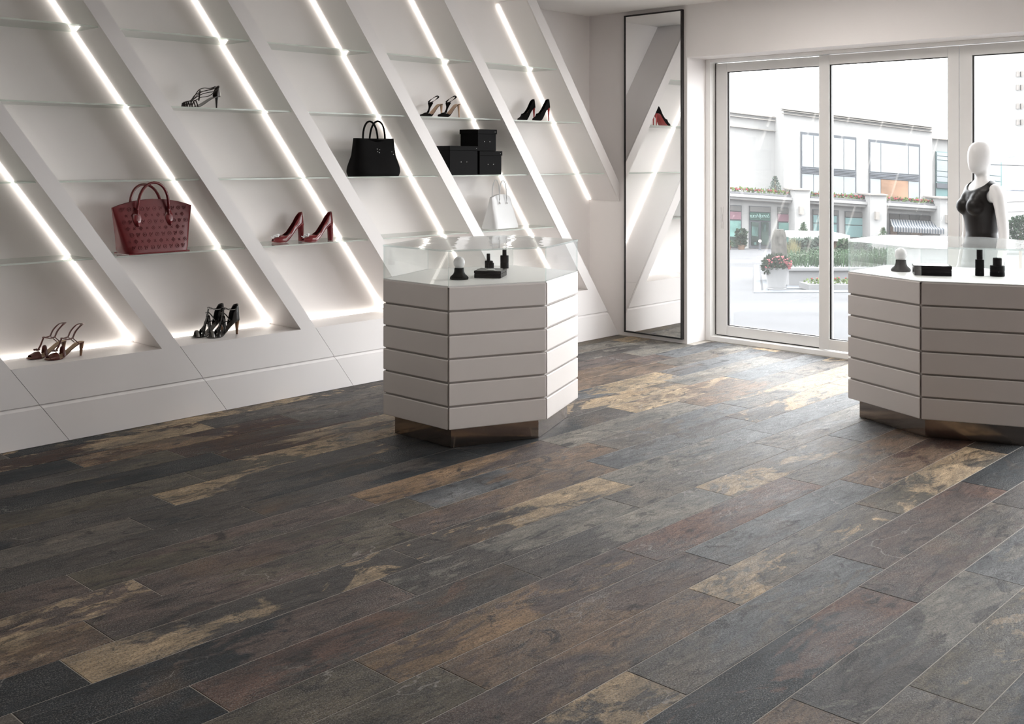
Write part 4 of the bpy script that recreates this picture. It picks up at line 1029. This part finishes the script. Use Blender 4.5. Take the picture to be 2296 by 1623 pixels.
# bollard lamp
d = gnd(1704, 561); k = d/F; p = at(1704, 561, d); t = thing('bollard_light', 'short dark bollard with a lit globe before the shop door', 'lamp', p)
MB().lathe([(4.2*k,0),(4.2*k,1.2*k),(2.6*k,2*k),(2.4*k,17*k),(3*k,18*k)], p.x, p.y, 16, p.z).build('post', m_winf, t, smooth=True)
MB().ball(p+Vector((0,0,20.5*k)), 3.2*k, 14, 10).build('globe', emit('bollard_glow', (1, .85, .7), 3.0), t, smooth=True)
# big white flower pot
d = gnd(1741, 650); k = d/F; p = at(1741, 650, d); t = thing('flower_pot', 'large white plant pot of pink flowers on the plaza', 'potted plant', p)
MB().lathe([(20*k,0),(21.5*k,1*k),(21.5*k,4.5*k),(20.5*k,5.5*k),(21*k,8*k),(20.5*k,9*k),(24*k,44*k),(24.6*k,46*k),(24.8*k,51*k),(23*k,51.5*k),(22.5*k,47*k)], p.x, p.y, 40, p.z).build('pot', m_wpot, t, smooth=True)
g = MB(); leaves(g, p+Vector((0,0,60*k)), 27*k, 27*k, 16*k, 900, .07, shell=.3); leaves(g, p+Vector((-.05,0,50*k))+Vector((-SA,CA,0))*18*k, 9*k, 9*k, 9*k, 120, .07, shell=.2)
g.build('foliage', m_leafd, t, kind='stuff')
f_ = MB(); rv = Vector((SA, -CA, 0)); tv = Vector((-CA, -SA, 0))
for _ in range(60):
    u = LR.uniform(-28, 28); zc = 60+LR.uniform(-8, 18)-abs(u)*.2; q = p+rv*u*k+Vector((0,0,zc*k))+tv*(LR.uniform(10, 24)*k); f_.ball(q, LR.uniform(1.1, 2.4)*k, 7, 5)
for (ux, uz) in ((17,62),(22,58),(24,56),(27,59),(20,60),(12,66),(14,67),(3,70),(8,74),(25,53)):
    for _ in range(5): f_.ball(p+rv*(ux+LR.uniform(-2.5,2.5))*k+Vector((0,0,(uz+LR.uniform(-2.5,2.5))*k))+tv*18*k, 2.6*k, 7, 5)
f_.build('blossom', m_flow, t, kind='stuff')
# textured post added in place of a dark reflection behind the pot
d2_ = d+2.9; p2 = at(1747, 606, d2_); p2.z = gz(d2_); k2 = d2_/F
m = MB().rings([[(p2.x+r*math.cos(2*PI*i/22)*k2*(1+(.06 if i % 2 else -.04)), p2.y+r*math.sin(2*PI*i/22)*k2*(1+(.06 if i % 2 else -.04)), p2.z+z_*k2) for i in range(22)] for r, z_ in ((20,0),(18,25),(16.5,60),(15.5,100),(13,112),(9,118))])
tag(m.build('reflection_column', mat('grey_reflection_tone', (.20, .19, .17), .9, vary=.45, vscale=9, bump=.8, bscale=20), smooth=True), 'rough grey-brown upright shape, a window reflection built behind pink flower pot', 'column')
# raised bed: white wall with coping, grasses and shrubs
d = gnd(1790, 641); k = d/F
bd = thing('raised_bed', 'raised white planting bed with grasses and leafy shrubs beyond pot', 'planter', at(1850, 640, d))
fq('bed_wall', [(1769,606),(2010,606),(2010,641),(1769,641)], d, d+2.4, m_wpot, bd); fq('coping', [(1766,601),(2014,601),(2014,607),(1766,607)], d-.08, d+2.5, m_wpot, bd)
g = MB()
for _ in range(1500):
    px_ = LR.uniform(1768, 2010); dd = d+LR.uniform(.1, 2.2); p = behind(px_, at(px_, 601, d).z, dd); ang = LR.uniform(0, 2*PI); hgt = LR.uniform(.16, .34); ln = LR.uniform(.05, .18)
    q1 = p+Vector((math.cos(ang)*ln*.4, math.sin(ang)*ln*.4, hgt*.8)); q2 = p+Vector((math.cos(ang)*ln*1.4, math.sin(ang)*ln*1.4, hgt*.75)); sd = Vector((-math.sin(ang), math.cos(ang), 0))*.008
    g.add([p-sd, p+sd, q1+sd, q1-sd, q2], [(0,1,2,3), (3,2,4)])
g.build('grass', m_leaf, bd, kind='stuff')
g = MB()
for _ in range(260):
    p = behind(LR.uniform(1768, 1788), at(1770, 601, d).z, d+LR.uniform(1.5, 2.3)); g.add([p-rv*.008, p+rv*.008, p+Vector((LR.uniform(-.1,.1), LR.uniform(-.1,.1), LR.uniform(.25,.5)))], [(0,1,2)])
g.build('dry_grass', m_strawg, bd, kind='stuff')
for (px_, w2, h2, mtl) in ((1785, 21, 17, m_leafg), (1812, 17, 21, m_leafg), (1838, 18, 20, m_leafg), (1895, 18, 16, m_leaf), (1935, 22, 20, m_leafg)):
    c0 = behind(px_, at(px_, 572, d).z, d+2.0); g = leaves(MB(), c0, w2*k, w2*k*.8, h2*k, 620, .075, shell=.35); g.build('shrub', mtl, bd, kind='stuff')
# low flower tray on a dark plinth strip
d3 = gnd(1850, 651); k3 = d3/F
ft = thing('flower_tray', 'low white tray of small red flowers in front of bed', 'planter', at(1870, 651, d3))
MB().hexa([at(x, y, d3) for x, y in ((1813,638),(1990,638),(1990,651),(1813,651))], [at(x, y, d3)+Vector((CA, SA, 0))*.45+Vector((-SA,CA,0))*.0 for x, y in ((1806,638),(1990,638),(1990,651),(1806,651))]).build('tray', m_wpot, ft)
g = MB(); f_ = MB()
for i in range(26):
    c0 = at(1818+i*6.6, 636, d3)+Vector((CA, SA, 0))*LR.uniform(.1, .35); leaves(g, c0, .05, .05, .05, 24, .05); 
    if i % 2: f_.ball(c0+Vector((0,0,.08)), .018, 6, 4); leaves(g, c0+Vector((0,0,.05)), .02, .02, .03, 6, .04)
g.build('foliage', m_leafl, ft, kind='stuff'); f_.build('blossom', m_flowr, ft, kind='stuff')
pc = MB(); dz = Vector((0, 0, .012))
for quad in (((1690,594),(1702,594),(1707,655),(1690,655)), ((1706,598),(1716,598),(1722,656),(1712,656)), ((1690,652),(2010,650),(2010,656),(1690,657)), ((1764,638),(2010,638),(2010,648),(1764,648))):
    pts = []
    for x, y in quad: dd = gnd(x, y); q = at(x, y, dd); pts.append(q)
    pc.hexa([q+dz for q in pts], [q-dz for q in pts])
struct(pc.build('trim_2', m_dark)); 
# beige fountain block behind the bed
d4 = 33.0
ftn = thing('stone_fountain', 'beige stone fountain ledge behind the raised planting bed', 'fountain', at(1850, 600, d4))
fq('slab', [(1797,526),(1906,528),(1906,541),(1797,540)], d4, d4+2, m_stone, ftn); fq('basin', [(1812,541),(1906,541),(1906,566),(1812,566)], d4+.5, d4+1.8, mat('brown_stone', (.36, .22, .16), .8, vary=.2), ftn)
fq('basin_rim', [(1800,562),(1910,562),(1910,569),(1800,569)], d4-.3, d4+2, m_stone2, ftn); fq('pedestal', [(1806,569),(1906,569),(1906,600),(1806,600)], d4+.2, d4+1.8, m_stone, ftn)
# right edge: tower block, annex, canopy, parasol, bush
tb = thing('tower_block', 'faint pale high-rise with small windows at the upper right edge', 'building', at(2330, 520, 85))
def fq2(name, pts, d0, d1, mt, parent): return MB().hexa([at(x, y, d0) for x, y in pts], [at(x, y, d0)+Vector((CA, SA, 0))*(d1-d0) for x, y in pts]).build(name, mt, parent)
m_tow = mat('bright_render', (.90, .89, .87), .8, vary=.02); m_tw = mat('tower_window', (.62, .57, .53), .5)
fq2('wall_block', [(2276,105),(2420,60),(2420,560),(2276,560)], 85, 95, m_tow, tb)
for y_ in (160, 190, 232, 268): 
    for x_ in (2281, 2290, 2306): fq2('window', [(x_,y_),(x_+5,y_-1.5),(x_+5,y_+11),(x_,y_+12)], 84.8, 85, m_tw, tb)
an = thing('annex_wall', 'pale block wall beside the mannequin arm at the right edge', 'building', at(2280, 560, 45))
for r_ in range(5): fq2('stone_course', [(2254,432+22*r_),(2420,424+24*r_),(2420,447+24*r_),(2254,453+22*r_)], 45, 48, m_stone, an)
ca = thing('glass_canopy', 'projecting glass canopy beside the mannequin head', 'canopy', at(2260, 360, 50))
MB().hexa([at(2222,358,50), at(2330,340,44), at(2330,343,44), at(2222,361,50)], [at(2215,345,54), at(2330,330,54), at(2330,333,54), at(2215,348,54)]).build('canopy_glass', m_wing, ca)
fq2('canopy_beam', [(2249,350),(2262,350),(2262,364),(2249,364)], 47, 49, m_stone, ca); fq2('canopy_rail', [(2222,368),(2330,372),(2330,374),(2222,370)], 48, 48.2, m_rail, ca)
ps = thing('parasol', 'dark grey parasol edge at the right behind the mannequin', 'parasol', at(2300, 470, 38))
c0 = at(2300, 428, 38); R = [[(c0.x+r*math.cos(2*PI*i/12), c0.y+r*math.sin(2*PI*i/12), c0.z+z_) for i in range(12)] for r, z_ in ((.66,0),(.64,.04),(.3,.16),(.02,.22))]
MB().rings(R).build('canopy_cloth', m_band, ps); MB().tube([c0, Vector((c0.x, c0.y, gz(38)))], .02, 8).build('pole', m_rail, ps)
d5 = 30; c0 = at(2288, 520, d5); bs = thing('leafy_bush', 'dark leafy bush at the right edge beyond the mannequin', 'shrub', Vector((c0.x, c0.y, gz(d5))))
leaves(MB(), c0, .33, .33, .42, 1300, .09, shell=.2).build('foliage', m_leafd, bs, kind='stuff')
MB().tube([Vector((c0.x, c0.y, gz(d5))), c0], .04, 8).build('stem', m_tpot, bs)

mat = _mat
# ------------------------------------------------------------------ added fill light: unseen glowing ceiling panels to brighten walls and cases
lt = emit('fill_glow', (1, .97, .93), FILL_L)
PNAME = ['first in the row along the glass front', 'middle of the row along the glass front', 'last in the row along the glass front', 'between the mirror and the two cases', 'nearest the red tote bag']
lt2 = emit('fill_glow_soft', (1, .95, .90), 17.0); lt3 = emit('fill_glow_dim', (1, .95, .90), 6.5)
for i, (x, y) in enumerate(((7.55, -.1), (7.55, -1.3), (7.55, -2.4), (6.55, 3.9), (2.9, 2.9))):
    t = thing('added_fill_panel', 'square ceiling panel added as fill light, '+PNAME[i], 'lamp', (x, y, CH)); e = .45
    frame = MB(); frame.box(x-e, y-e, CH-.012, x+e, y-e+.02, CH-.0005).box(x-e, y+e-.02, CH-.012, x+e, y+e, CH-.0005).box(x-e, y-e+.02, CH-.012, x-e+.02, y+e-.02, CH-.0005).box(x+e-.02, y-e+.02, CH-.012, x+e, y+e-.02, CH-.0005)
    frame.build('fill_panel_frame', m_jamb, t); MB().box(x-e+.021, y-e+.021, CH-.008, x+e-.021, y+e-.021, CH-.0005).build('fill_panel_face', (lt, lt, lt, lt2, lt3)[i], t)

# sampling portal in the glazed opening (gives no light of its own, only guides the sky light)
ld = bpy.data.lights.new('opening_portal', 'AREA'); ld.shape = 'RECTANGLE'; ld.size = OY-YO2; ld.size_y = OZ; ld.cycles.is_portal = True
lo = bpy.data.objects.new('opening_portal', ld); COL.objects.link(lo); lo.location = (8.57, (OY+YO2)/2, OZ/2); lo.rotation_euler = (PI/2, 0, PI/2)
